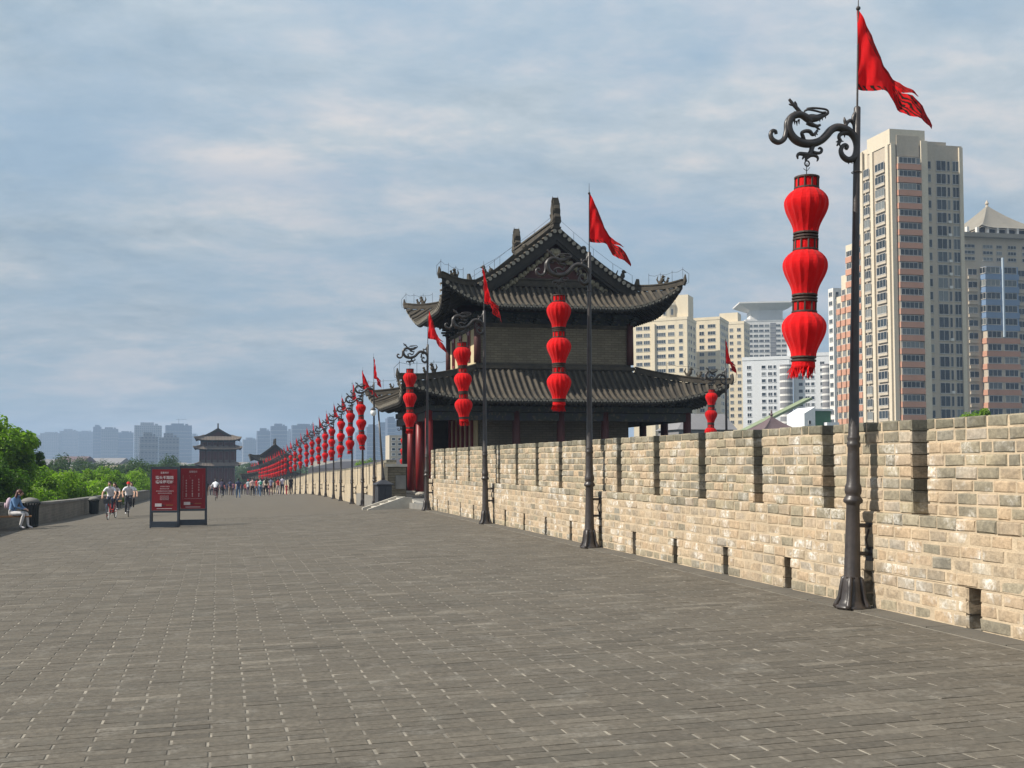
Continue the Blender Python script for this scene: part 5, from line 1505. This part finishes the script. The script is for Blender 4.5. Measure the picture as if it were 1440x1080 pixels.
def body_proto(pose, fingers):
    if (pose, fingers) in BODY: return BODY[(pose, fingers)]
    J = skel(pose); V, Rr, E, seg = [], [], [], []
    idx = {}
    def v(n, p, r): idx[n] = len(V); V.append(tuple(p)); Rr.append(r if isinstance(r, tuple) else (r, r)); return idx[n]
    def e(a, b, lab): E.append((idx[a], idx[b])); seg.append((Vector(V[idx[a]]), Vector(V[idx[b]]), lab, max(Rr[idx[a]][0], Rr[idx[b]][0])))
    v('pel', J['pel'], (.145, .105)); v('bel', J['bel'], (.135, .10)); v('che', J['che'], (.155, .11)); v('nek', J['nek'], .055); v('hd1', J['hd1'], (.07, .08)); v('hd2', J['hd2'], (.08, .10)); v('hd3', J['hd3'], (.06, .075))
    e('pel', 'bel', 0); e('bel', 'che', 0); e('che', 'nek', 0); e('nek', 'hd1', 1); e('hd1', 'hd2', 1); e('hd2', 'hd3', 1)
    fwd = Vector((0, -1, 0))
    v('nos', J['hd2'] + Vector((0, -.112, -.025)), .014); e('hd2', 'nos', 1)
    for n, d in (('L', 1), ('R', -1)):
        v('sh' + n, J['sh' + n], .068); v('mid' + n, (J['sh' + n] + J['el' + n]) / 2, .052); v('el' + n, J['el' + n], .042); v('wr' + n, J['wr' + n], .028)
        e('che', 'sh' + n, 0); e('sh' + n, 'mid' + n, 0); e('mid' + n, 'el' + n, 4); e('el' + n, 'wr' + n, 4)
        dr = (J['wr' + n] - J['el' + n]).normalized()
        v('pa' + n, J['wr' + n] + dr * .075, (.038, .020)); e('wr' + n, 'pa' + n, 1)
        if fingers:
            sd_ = Vector((1, 0, 0)) if abs(dr.x) < .8 else Vector((0, 1, 0)); sd_ = (sd_ - dr * sd_.dot(dr)).normalized(); cu = sd_.cross(dr).normalized()
            if cu.z > 0: cu = -cu
            for k, (o, l) in enumerate(((-.030, .065), (-.010, .078), (.010, .074), (.030, .055))):
                b0 = J['wr' + n] + dr * .095 + sd_ * o
                v(f'f{k}a{n}', b0, .009); v(f'f{k}b{n}', b0 + dr * l * .5 + cu * .010, .0085); v(f'f{k}c{n}', b0 + dr * l * .8 + cu * .038, .007)
                e('pa' + n, f'f{k}a{n}', 1); e(f'f{k}a{n}', f'f{k}b{n}', 1); e(f'f{k}b{n}', f'f{k}c{n}', 1)
            t0 = J['wr' + n] + dr * .04 - sd_ * d * .042
            v('ta' + n, t0, .011); v('tb' + n, t0 + dr * .04 - sd_ * d * .012 + cu * .012, .009); e('wr' + n, 'ta' + n, 1); e('ta' + n, 'tb' + n, 1)
        v('hp' + n, J['hp' + n], .10); v('th' + n, (J['hp' + n] + J['kn' + n]) / 2, .082); v('kn' + n, J['kn' + n], .058); v('ca' + n, J['kn' + n].lerp(J['an' + n], .35), .056); v('an' + n, J['an' + n], .038); v('to' + n, J['to' + n], (.042, .030))
        e('pel', 'hp' + n, 2); e('hp' + n, 'th' + n, 2); e('th' + n, 'kn' + n, 2); e('kn' + n, 'ca' + n, 5); e('ca' + n, 'an' + n, 5); e('an' + n, 'to' + n, 3)
    me = bpy.data.meshes.new('proto'); me.from_pydata(V, E, [])
    o = bpy.data.objects.new('proto', me); COL.objects.link(o)
    sk = o.modifiers.new('s', 'SKIN'); sk.use_smooth_shade = True
    if not me.skin_vertices: me.attributes.new('skin', 'FLOAT', 'POINT')
    for i, q in enumerate(me.skin_vertices[0].data): q.radius = Rr[i]; q.use_root = (i == 0)
    ss = o.modifiers.new('u', 'SUBSURF'); ss.levels = 1; ss.render_levels = 1
    dg = bpy.context.evaluated_depsgraph_get()
    out = bpy.data.meshes.new_from_object(o.evaluated_get(dg))
    bpy.data.objects.remove(o)
    lab = []
    for p in out.polygons:
        c = p.center; best = None
        for (a, b, l, r) in seg:
            ab = b - a; t = max(0, min(1, (c - a).dot(ab) / max(ab.dot(ab), 1e-9))); dd = (c - a - ab * t).length - r * .8
            if best is None or dd < best[0]: best = (dd, l)
        lab.append(best[1])
    BODY[(pose, fingers)] = (out, lab, J)
    return BODY[(pose, fingers)]
CLM = {}
def cmat(c):
    if c not in CLM: CLM[c] = solid('cloth ' + str(len(CLM)), c, .85)
    return CLM[c]
def person(label, loc, rz, pose, shirt, trousers, shoes=(.6, .6, .6), sleeves=False, shorts=False, hair='short', scale=1.0, near=False, cap=None, bag=None, group=None):
    src, lab, J = body_proto(pose, near)
    me = src.copy(); me.name = 'person_body'
    for c in (cmat(shirt), M['skin'], cmat(trousers), cmat(shoes)): me.materials.append(c)
    mp = {0: 0, 1: 1, 2: 2, 3: 3, 4: 0 if sleeves else 1, 5: 1 if shorts else 2}
    me.polygons.foreach_set('material_index', [mp[l] for l in lab]); me.polygons.foreach_set('use_smooth', [True] * len(lab))
    r = ob('person', me, None, loc, rz, (scale,) * 3)
    tag(r, label, 'person', group)
    h = J['hd2']
    m = MB()
    hm = M['hair_red'] if hair == 'long_red' else M['hair']
    if cap:
        m.ball((h.x, h.y + .01, h.z + .035), .108, 12, 6, 0, sx=.86, sz=.72); m.tube([(h.x, h.y - .05, h.z + .03), (h.x, h.y - .17, h.z + .015)], [.07, .05], 8, flat=.15)
        m.build('cap', cmat(cap), r, smooth=True)
        m = MB(); m.ball((h.x, h.y + .035, h.z - .01), .095, 10, 6, 0, sx=.84, sz=.8); m.build('hair', hm, r, smooth=True)
    else:
        m.ball((h.x, h.y + .028, h.z + .022), .106, 14, 7, 0, sx=.86, sz=.92)
        if hair.startswith('long'):
            for k in range(9):
                a = -1.2 + 2.4 * k / 8
                m.tube([(h.x + .07 * math.sin(a), h.y + .05 + .03 * math.cos(a), h.z + .03), (h.x + .10 * math.sin(a), h.y + .09 + .05 * math.cos(a), h.z - .16), (h.x + .11 * math.sin(a), h.y + .12 + .05 * math.cos(a), h.z - .36), (h.x + .09 * math.sin(a), h.y + .13 + .05 * math.cos(a), h.z - .50)], [.035, .042, .036, .012], 6)
        m.build('hair', hm, r, smooth=True)
    if near:
        for d in (-1, 1):
            m = MB(); m.ball((h.x + d * .032, h.y - .088, h.z + .0), .011, 6, 4); m.build('eye', M['hair'], r)
            m = MB(); m.ball((h.x + d * .078, h.y + .0, h.z - .01), .026, 6, 4, sx=.4); m.build('ear', M['skin'], r)
        m = MB(); m.box(h.x - .024, h.x + .024, h.y - .092, h.y - .082, h.z - .066, h.z - .056); m.build('mouth', M['dark_red'], r)
    if bag:
        c = J['che']; m = MB(); m.ball((c.x, c.y + .19, c.z - .06), .17, 10, 6, sx=.85, sy=.62, sz=1.15); m.box(c.x - .10, c.x + .10, c.y + .26, c.y + .31, c.z - .2, c.z - .04)
        m.build('backpack', cmat(bag), r, smooth=True)
    return r
def on_ground(px, py):
    """where the line of sight of a pixel comes down on the paving"""
    s = 8.0
    while s < 300:
        x, y, z = at_y(px, py, s)
        if z <= gz(x, s): break
        s += .25
    return x, s, gz(x, s)

# ------------------------------------------------------------------ bicycles
def wheel(parent, y, rr=.31):
    w = ob('wheel', None, parent, (0, y, rr))
    m = MB(); m.tube([(0, math.cos(a) * rr, math.sin(a) * rr) for a in [i * math.pi / 12 for i in range(25)]], .021, 6, caps=False); m.build('tyre', M['iron_dull'], w)
    m = MB(); m.tube([(0, math.cos(a) * (rr - .03), math.sin(a) * (rr - .03)) for a in [i * math.pi / 12 for i in range(25)]], .010, 4, caps=False)
    for i in range(12): a = i * math.pi / 6; m.tube([(0, 0, 0), (0, math.cos(a) * (rr - .03), math.sin(a) * (rr - .03))], .002, 3, caps=False)
    m.tube([(-.05, 0, 0), (.05, 0, 0)], .02, 6); m.build('rim', M['white'], w)
def bicycle(label, loc, rz, col, tandem, scale=1.0):
    r = thing('tandem_bicycle' if tandem else 'bicycle', label, 'bicycle', loc, rz); r.scale = (scale,) * 3
    L = .95 if tandem else 0
    wheel(r, -.56); wheel(r, .50 + L)
    m = MB()
    bb = [(0, .02, .30)] + ([(0, .02 + L, .30)] if tandem else [])
    m.tube([(0, -.44, .86), (0, -.40, .62)], .022, 8)
    for i, b in enumerate(bb):
        st = (0, b[1] + .17, .82); m.tube([b, st], .018, 8); m.tube([(0, -.41, .68) if i == 0 else (0, bb[0][1] + .10, .55), b], .021, 8); m.tube([(0, -.42, .80) if i == 0 else (0, bb[0][1] + .15, .74), (0, b[1] + .13, .70)], .018, 8)
    if tandem: m.tube(bb, .02, 8)
    for d in (-.06, .06):
        m.tube([(d * .5, bb[-1][1], .30), (d, .50 + L, .31)], .011, 6); m.tube([(d * .4, bb[-1][1] + .14, .72), (d, .50 + L, .31)], .010, 6)
    m.build('frame', cmat(col), r)
    m = MB()
    for d in (-.055, .055): m.tube([(d * .7, -.40, .62), (d, -.46, .50), (d, -.56, .31)], .012, 6)
    m.build('fork', cmat(col), r)
    hb = [(-.44, 1.02)] + ([(.02 + .20, 1.0)] if tandem else [])
    for (y, z) in hb:
        m = MB(); m.tube([(0, y + .02, z - .18), (0, y, z - .01)], .014, 6); m.tube([(-.29, y + .08, z + .0), (-.12, y, z), (.12, y, z), (.29, y + .08, z)], .012, 6); m.tube([(-.31, y + .10, z), (-.22, y + .05, z)], .018, 6); m.tube([(.31, y + .10, z), (.22, y + .05, z)], .018, 6)
        m.build('handlebar', M['iron_dull'], r)
    for b in bb:
        m = MB(); m.ball((0, b[1] + .22, .87), .12, 10, 5, sx=.75, sy=1.1, sz=.30); m.tube([(0, b[1] + .17, .80), (0, b[1] + .19, .86)], .014, 6); m.build('saddle', M['iron_dull'], r)
        m = MB(); m.lathe([(.085, -.006), (.085, .006)], 14); me_ = [(z, b[1] + x, .30 + y) for x, y, z in m.v]; m.v = me_
        for d, a in ((1, .4), (-1, -.4)): m.tube([(d * .03, b[1], .30), (d * .06, b[1] - .05 * d, .30 + a * .30)], .010, 5); m.box(*sorted((d * .07, d * .16)), b[1] - .05 * d - .04, b[1] - .05 * d + .04, .29 + a * .30, .31 + a * .30)
        m.build('crank', M['iron_dull'], r)
    m = MB(); m.box(-.14, .14, -.86, -.62, .72, .74)
    for (x0, x1, y0, y1) in ((-.15, -.135, -.86, -.62), (.135, .15, -.86, -.62), (-.135, .135, -.862, -.85), (-.135, .135, -.63, -.618)): m.box(x0, x1, y0, y1, .742, .92)
    m.tube([(0, -.62, .8), (0, -.45, .86)], .012, 5); m.build('basket', M['iron_dull'], r)
    return r
# two tandems coming towards the camera on the left
x, y, z = on_ground(153, 731)
K = .93
bicycle('tandem bicycle with red frame ridden towards the camera, left of the pair', (x, y + .5, z), rad(-4), (.40, .03, .03), True, K)
person('man in white printed tee and red shoes steering the left tandem bicycle', (x, y + .5, z), rad(-4), 'ride', (.72, .72, .76), (.045, .06, .10), (.70, .06, .05), scale=K, near=True)
person('passenger in pale top on the back seat of the left tandem bicycle', (x + .13, y + 1.4, z + .02), rad(-9), 'ride', (.60, .52, .50), (.05, .05, .07), (.5, .5, .5), scale=K * .95, near=True, hair='long')
x, y, z = on_ground(179, 727)
bicycle('tandem bicycle with dark frame ridden towards the camera, right of the pair', (x, y + .5, z), rad(5), (.05, .05, .06), True, K)
person('rider in white tee and red cap steering the right tandem bicycle', (x, y + .5, z), rad(5), 'ride', (.74, .73, .76), (.022, .024, .035), (.72, .72, .72), scale=K, near=True, cap=(.62, .02, .02))
person('passenger in white shirt and black trousers behind the red-capped rider', (x + .04, y + 1.4, z + .02), rad(9), 'ride', (.70, .70, .72), (.02, .02, .025), (.03, .03, .03), scale=K * .97, near=True)
# the rider in white who cycles away
x, y, z = at_y(303, 706, 86); z = gz(x, y)
bicycle('single bicycle ridden away down the path by a person in white', (x, y, z), math.pi, (.10, .02, .03), False)
person('cyclist in white shirt and dark red shorts riding away down the path', (x, y, z), math.pi, 'ride', (.72, .74, .78), (.09, .02, .03), (.5, .5, .5), sleeves=True)
x, y, z = at_y(312, 698, 98); z = gz(x, y)
bicycle('single bicycle just right of the cyclist in white, ridden away', (x, y, z), math.pi, (.03, .03, .04), False)
person('cyclist in dark clothes riding away beside the cyclist in white', (x, y, z), math.pi, 'ride', (.035, .03, .06), (.03, .03, .05), (.4, .4, .4), sleeves=True)
PPL = [(335, 699, 'walk', 1, (.035, .05, .11), (.06, .11, .20), 'man in navy jacket and blue jeans walking away mid path', {}, 1.0),
       (324, 692, 'walk2', 1, (.05, .06, .12), (.16, .12, .10), 'walker in dark blue top with backpack left of the navy man', dict(bag=(.03, .03, .07)), 1.0),
       (355, 695, 'walk', 1, (.62, .42, .40), (.02, .02, .025), 'walker in pink and white shirt with black trousers leading the group', {}, 1.0),
       (349, 691, 'walk2', 1, (.50, .58, .66), (.08, .06, .10), 'walker in pale blue shirt and red hat left of the group', dict(cap=(.6, .03, .03)), 1.0),
       (361, 694, 'stand', 1, (.55, .04, .04), (.06, .09, .16), 'walker in red vest within the group', {}, .95),
       (366, 695, 'walk2', 1, (.55, .55, .60), (.08, .14, .24), 'walker in white shirt and pale blue jeans within the group', dict(bag=(.05, .25, .18)), 1.0),
       (374, 696, 'walk', 1, (.66, .60, .50), (.02, .02, .025), 'walker in cream top and black trousers within the group', dict(hair='long'), 1.0),
       (381, 694, 'walk2', 1, (.18, .19, .28), (.10, .03, .05), 'walker in grey blue jacket within the group', {}, 1.0),
       (387, 692, 'stand', 1, (.05, .06, .03), (.02, .02, .02), 'walker in dark olive top before the far wall', {}, 1.0),
       (397, 695, 'walk', 1, (.52, .48, .58), (.04, .05, .09), 'man in lavender shirt and dark trousers right of the group', {}, 1.06),
       (403, 693, 'walk2', 1, (.45, .05, .06), (.40, .06, .07), 'small child in red beside the man in lavender', {}, .62),
       (409, 694, 'walk', 1, (.018, .018, .026), (.018, .018, .026), 'man in a black suit walking nearest the far lamp posts', dict(sleeves=True), 1.05),
       (291, 690, 'stand', 1, (.03, .03, .04), (.10, .05, .03), 'dark clothed figure just right of the second signboard', {}, 1.0),
       (298, 688, 'walk', 1, (.40, .36, .40), (.03, .03, .05), 'small distant figure in grey left of the cyclist in white', {}, 1.0),
       (319, 687, 'walk2', 1, (.05, .05, .10), (.05, .05, .06), 'small distant figure in navy between the cyclists and the walkers', {}, 1.0),
       (328, 684, 'walk', 1, (.30, .12, .22), (.06, .05, .09), 'small distant figure in mauve behind the walker with backpack', {}, 1.0),
       (340, 684, 'walk2', 1, (.04, .04, .08), (.05, .05, .06), 'small distant figure in black behind the man in navy', {}, 1.0),
       (345, 686, 'stand', 1, (.55, .08, .08), (.06, .05, .06), 'small distant figure in red top behind the group', {}, 1.0),
       (370, 689, 'walk', 1, (.6, .6, .62), (.05, .05, .07), 'small distant figure in white behind the group', {}, 1.0),
       (311, 685, 'walk', 1, (.40, .10, .10), (.05, .04, .05), 'small distant figure in dull red near the gate tower', {}, 1.0),
       (296, 684, 'walk', 1, (.10, .04, .05), (.04, .04, .05), 'small distant figure in maroon beside the gate tower left wall', {}, 1.0),
       (306, 681, 'walk2', 1, (.05, .05, .06), (.05, .05, .06), 'small distant figure in black under the gate tower eave', {}, 1.0),
       (316, 681, 'walk', 1, (.45, .10, .10), (.05, .05, .06), 'small distant figure in bright red under the gate tower eave', {}, 1.0),
       (324, 680, 'stand', 1, (.12, .14, .25), (.05, .05, .06), 'small distant figure in blue under the gate tower eave', {}, 1.0),
       (349, 684, 'walk', 1, (.05, .12, .08), (.03, .03, .04), 'small distant figure in dark green behind the walking group', {}, 1.0),
       (357, 687, 'walk2', 1, (.5, .46, .44), (.03, .03, .04), 'small distant figure in beige behind the walking group', {}, 1.0),
       (364, 685, 'walk', 1, (.10, .10, .14), (.03, .03, .04), 'small distant figure in charcoal behind the walking group', {}, 1.0),
       (378, 688, 'walk2', 1, (.55, .20, .22), (.03, .03, .04), 'small distant figure in pink behind the walking group', {}, 1.0),
       (391, 694, 'walk', 1, (.50, .05, .05), (.45, .40, .40), 'walker in red top and pale trousers left of the lavender man', {}, .95),
       (333, 682, 'stand', 1, (.5, .5, .55), (.05, .05, .06), 'small distant figure in white near the gate tower', {}, 1.0)]
for (px, py, pose, f, sh, tr, lab_, kw, sc) in PPL:
    x, y, z = on_ground(px, py)
    lim = 165 - (px % 7) * 4 if lab_.startswith('small distant') else 86 + (699 - py) * 3.0 + (px * 7) % 13
    if y > lim: x, y, z = at_y(px, py, lim); z = gz(x, y)
    person(lab_, (x, y, z), math.pi + RD.uniform(-.25, .25), pose, sh, tr, scale=sc * RD.uniform(.98, 1.04), group='walkers on the path', **kw)

# ------------------------------------------------------------------ bench, bins, seated woman
M['bin'] = pm('dark green bin', (.030, .042, .040), (.022, .030, .030), 4, .5)
def litter_bin(label, loc, sc=1.0):
    r = thing('litter_bin', label, 'litter bin', loc); r.scale = (sc,) * 3
    m = MB(); m.lathe([(.20, 0), (.22, .02), (.22, .70), (.20, .72)], 20); m.build('liner', M['iron_dull'], r)
    for k in range(20):
        a = k * math.pi / 10; c, s = math.cos(a), math.sin(a)
        m = MB(); m.tube([(c * .245, s * .245, .03), (c * .25, s * .25, .55), (c * .27, s * .27, .72), (c * .33, s * .33, .80)], [.020, .020, .020, .014], 5)
        m.build('slat', M['bin'], r)
    m = MB(); m.lathe([(.335, .79), (.345, .805), (.335, .82)], 20); m.lathe([(.26, .05), (.265, .07), (.26, .09)], 20); m.build('hoop', M['bin'], r)
    m = MB(); m.lathe([(.30, .82), (.30, .85), (.22, .92), (.10, .955), (.02, .965)], 20); m.build('lid', M['gutter'], r, smooth=True)
x, y, z = on_ground(42, 742)
litter_bin('dark green slatted litter bin with domed lid beside the seated woman', (x, y, z))
x2, y2, z2_ = on_ground(140, 723)
litter_bin('dark litter bin by the parapet behind the left tandem', (min(x2, XL + .45), y2 + 1, gz(XL + .45, y2 + 1)), .92)
def bench(label, loc, rz):
    r = thing('bench', label, 'bench', loc, rz)
    for k in range(4): m = MB(); m.box(-.85, .85, -.21 + k * .108, -.21 + k * .108 + .095, .40, .44); m.build('seat_slat', cmat((.30, .15, .06)), r)
    for d in (-.60, .60): m = MB(); m.box(d - .08, d + .08, -.17, .17, 0, .36); m.box(d - .05, d + .05, -.2, .2, .361, .399); m.build('leg', M['gutter'], r)
x, y, z = on_ground(14, 746)
bx_, by_ = x - .15, y + .15
bench('wooden slatted bench on stone legs at the left edge, under the seated woman', (bx_ - .1, by_, gz(bx_, by_)), rad(8))
person('seated woman with long red brown hair, blue denim jacket and white trousers', (bx_ + .18, by_, gz(bx_, by_) + .03), rad(72), 'sit', (.13, .24, .42), (.58, .56, .56), (.62, .58, .60), sleeves=True, hair='long_red', near=True, bag=(.50, .38, .44))
x, y, z = on_ground(203, 713)
bench('dark bench against the parapet left of the signboards', (XL + .5, y, gz(XL + .5, y)), math.pi / 2)

# ------------------------------------------------------------------ signboards
M['sign_red'] = pm('signboard red', (.235, .010, .018), (.20, .008, .014), 3, .45)
M['sign_frame'] = pm('blue grey sign frame', (.060, .075, .095), (.045, .055, .07), 4, .45, .2)
M['sign_white'] = pm('sign lettering', (.66, .60, .60), (.58, .52, .52), 4, .6)
M['sign_gold'] = pm('sign gold strip', (.30, .14, .05), (.24, .10, .04), 4, .6)
def lettering(parent, txt, x, z, size, mat='sign_white', y=-.036, bold=0.0):
    c = bpy.data.curves.new('lettering', 'FONT'); c.body = txt; c.size = size; c.align_x = 'CENTER'; c.align_y = 'CENTER'; c.offset = bold; c.extrude = .001; c.resolution_u = 2
    o = bpy.data.objects.new('tmp', c); COL.objects.link(o)
    me = bpy.data.meshes.new_from_object(o.evaluated_get(bpy.context.evaluated_depsgraph_get()))
    bpy.data.objects.remove(o)
    me.name = 'lettering'; me.materials.clear(); me.materials.append(M[mat])
    t = ob('lettering', me, parent, (x, y, z)); t.rotation_euler = (math.pi / 2, 0, 0)
    return t
def strokes(parent, rows, y=-.036, mat='sign_white', seed=1):
    """fine print that the photograph does not resolve: rows of small strokes"""
    rd = random.Random(seed); m = MB()
    for (x0, x1, z, h, vert) in rows:
        x = x0
        while x < x1:
            w = h * .9
            for k in range(3): m.box(x + w * .06, x + w * .86, y - .002, y, z - h / 2 + h * (.08 + .33 * k), z - h / 2 + h * (.2 + .33 * k))
            a = x + w * rd.uniform(.2, .6); m.box(a, a + w * .16, y - .0035, y - .0021, z - h / 2, z + h / 2)
            x += h * 1.08
    return stuff(m.build('fine_print', M[mat], parent))
def signboard(label, loc, rz, left):
    r = thing('signboard', label, 'signboard', loc, rz)
    w, H = .80, 1.80
    m = MB()
    for d in (-1, 1):
        m.obox((d * w / 2, .0, .0), (d * (w / 2 - .02), .0, H), .05, .05); m.obox((d * w / 2, .42, 0), (d * (w / 2 - .02), .05, H - .08), .04, .04)
    m.box(-w / 2 + .03, w / 2 - .03, -.025, .025, H - .07, H); m.box(-w / 2 + .03, w / 2 - .03, -.026, .026, .45, .51)
    m.build('frame', M['sign_frame'], r)
    m = MB(); m.box(-w / 2 + .03, w / 2 - .03, -.03, .03, .02, .19); m.build('base_panel', M['sign_frame'], r)
    m = MB(); m.box(-w / 2 + .035, w / 2 - .035, -.03, .0, .515, H - .075); m.build('panel', M['sign_red'], r)
    m = MB(); m.box(-.22, .22, -.034, -.0301, .56 + (.0), .575); m.box(-.27, -.08, -.035, -.0301, .63, .72); m.build('logo_strip', M['sign_white'], r)
    m = MB(); m.box(-.08, -.0, -.0352, -.0301, .655, .68); m.build('logo_mark', M['iron_dull'], r)
    m = MB(); m.box(.05, .25, -.034, -.0301, .66, .685); m.build('gold_strip', M['sign_gold'], r)
    lettering(r, '温馨提示', 0, 1.62, .062)
    if left:
        lettering(r, '墙头不踏踏', 0, 1.475, .105, bold=.0015); lettering(r, '墙垛更可树', 0, 1.345, .105, bold=.0015)
        strokes(r, [(-.12, .12, 1.22, .036, 0), (-.13, .13, 1.155, .036, 0), (-.24, .24, 1.085, .034, 0), (-.19, .21, 1.02, .034, 0), (-.13, .13, .94, .022, 0), (-.13, .13, .905, .022, 0), (-.13, .13, .87, .022, 0), (-.13, .13, .835, .022, 0)], seed=2)
    else:
        rows = []
        for cx_, n in ((-.20, 5), (-.02, 6), (.17, 5)):
            for k in range(n): rows.append((cx_ - .02, cx_ + .015, 1.36 - k * .078 + (.03 if cx_ == .17 else 0), .044, 0))
            rows.append((cx_ - .02, cx_ + .015, .96, .05, 0)); rows.append((cx_ - .02, cx_ + .015, .90, .05, 0))
        for k in range(22): rows.append((-.305, -.296, 1.52 - k * .034, .016, 0))
        for k in range(20): rows.append((.28, .29, 1.52 - k * .036, .012, 0))
        rows += [(-.25, .25, .82, .014, 0), (-.12, -.1, 1.5, .02, 0), (.06, .08, 1.5, .02, 0), (-.1, -.08, 1.44, .02, 0)]
        strokes(r, rows, seed=3)
    return r
xa, ya, za = on_ground(231, 743); xb, yb, zb_ = on_ground(271, 740)
signboard('red signboard with two bold white lines, left of the two on the path', (xa, ya, za), rad(-4), True)
signboard('red signboard with columns of fine white script, right of the two on the path', (xb, yb, zb_), rad(5), False)
# ------------------------------------------------------------------ cabinet and street lamp by the steps
x, y, z = 6.92, 45.2, gz(6.92, 45.2)
r = thing('cabinet', 'black metal cabinet with a peaked lid standing by the stone steps', 'cabinet', (x, y, z), rad(6))
m = MB(); m.box(-.30, .30, -.28, .28, 0, .98); m.build('body', M['iron_dull'], r)
m = MB(); m.add([(-.38, -.36, .985), (.38, -.36, .985), (.38, .36, .985), (-.38, .36, .985), (-.38, -.36, 1.02), (.38, -.36, 1.02), (.38, .36, 1.02), (-.38, .36, 1.02), (-.08, -.08, 1.20), (.08, -.08, 1.20), (.08, .08, 1.20), (-.08, .08, 1.20)],
                [(3, 2, 1, 0), (0, 1, 5, 4), (1, 2, 6, 5), (2, 3, 7, 6), (3, 0, 4, 7), (4, 5, 9, 8), (5, 6, 10, 9), (6, 7, 11, 10), (7, 4, 8, 11), (8, 9, 10, 11)]); m.build('lid', M['iron_dull'], r)
m = MB(); m.box(-.26, -.01, -.296, -.281, .08, .90); m.build('door', M['iron_dull'], r); m = MB(); m.box(.01, .26, -.296, -.281, .08, .90); m.build('door', M['iron_dull'], r)
r = thing('street_lamp', 'slim leaning lamp pole with white globe rising from the black cabinet', 'street lamp', (x, y, z + 1.203)); r.rotation_euler = (0, rad(-4.2), 0)
m = MB(); m.lathe([(.085, 0), (.075, .10), (.05, .30), (.045, 1.2), (.035, 3.05)], 12); m.tube([(0, 0, 3.0), (-.06, 0, 3.10), (-.20, 0, 3.12)], .02, 6); m.build('pole', M['iron'], r, smooth=True)
m = MB(); m.ball((-.22, 0, 2.90), .13, 14, 8, sz=1.1); m.build('globe', M['globe'], r, smooth=True)
m = MB(); m.lathe([(.11, 3.0), (.12, 3.03), (.05, 3.12)], 12, c=(-.22, 0, 0)); m.build('cap', M['iron'], r)
# a last lantern post on the bastion behind the red columns
p, l, f = copy_tree(p0), copy_tree(l0), copy_tree(f0)
qx, qy, qz = at_y(581, 660, 72); qz = -.9
p.location = (qx, qy, qz); p.rotation_euler = (0, 0, 0); l.location = Vector((qx, qy, qz)) + Vector(HOOK); f.location = (qx, qy, qz + PT + .145); f.rotation_euler = (0, 0, .4)
for o, n, c, gp in ((p, 'black dragon lamp post half hidden behind the red tower columns', 'lamp post', 'dragon lamp posts along the wall'), (l, 'red lantern string just left of the red tower columns, above the plaque wall', 'lantern string', 'red lantern strings along the wall'), (f, 'red flag hidden among the eaves behind the red tower columns', 'flag', 'red flags along the wall')): tag(o, n, c, gp)

# ------------------------------------------------------------------ the air: one closed box of thin haze
m = MB(); m.box(-3400, 3400, -3400, 3400, -14, 130)
hz = bpy.data.materials.new('haze air'); hz.use_nodes = True
nt = hz.node_tree; nt.nodes.clear()
vo = nt.nodes.new('ShaderNodeVolumePrincipled'); oo = nt.nodes.new('ShaderNodeOutputMaterial')
vo.inputs['Color'].default_value = (.46, .61, .85, 1); vo.inputs['Density'].default_value = 0.00030; vo.inputs['Anisotropy'].default_value = 0.0
nt.links.new(vo.outputs[0], oo.inputs['Volume'])
stuff(m.build('haze', hz))
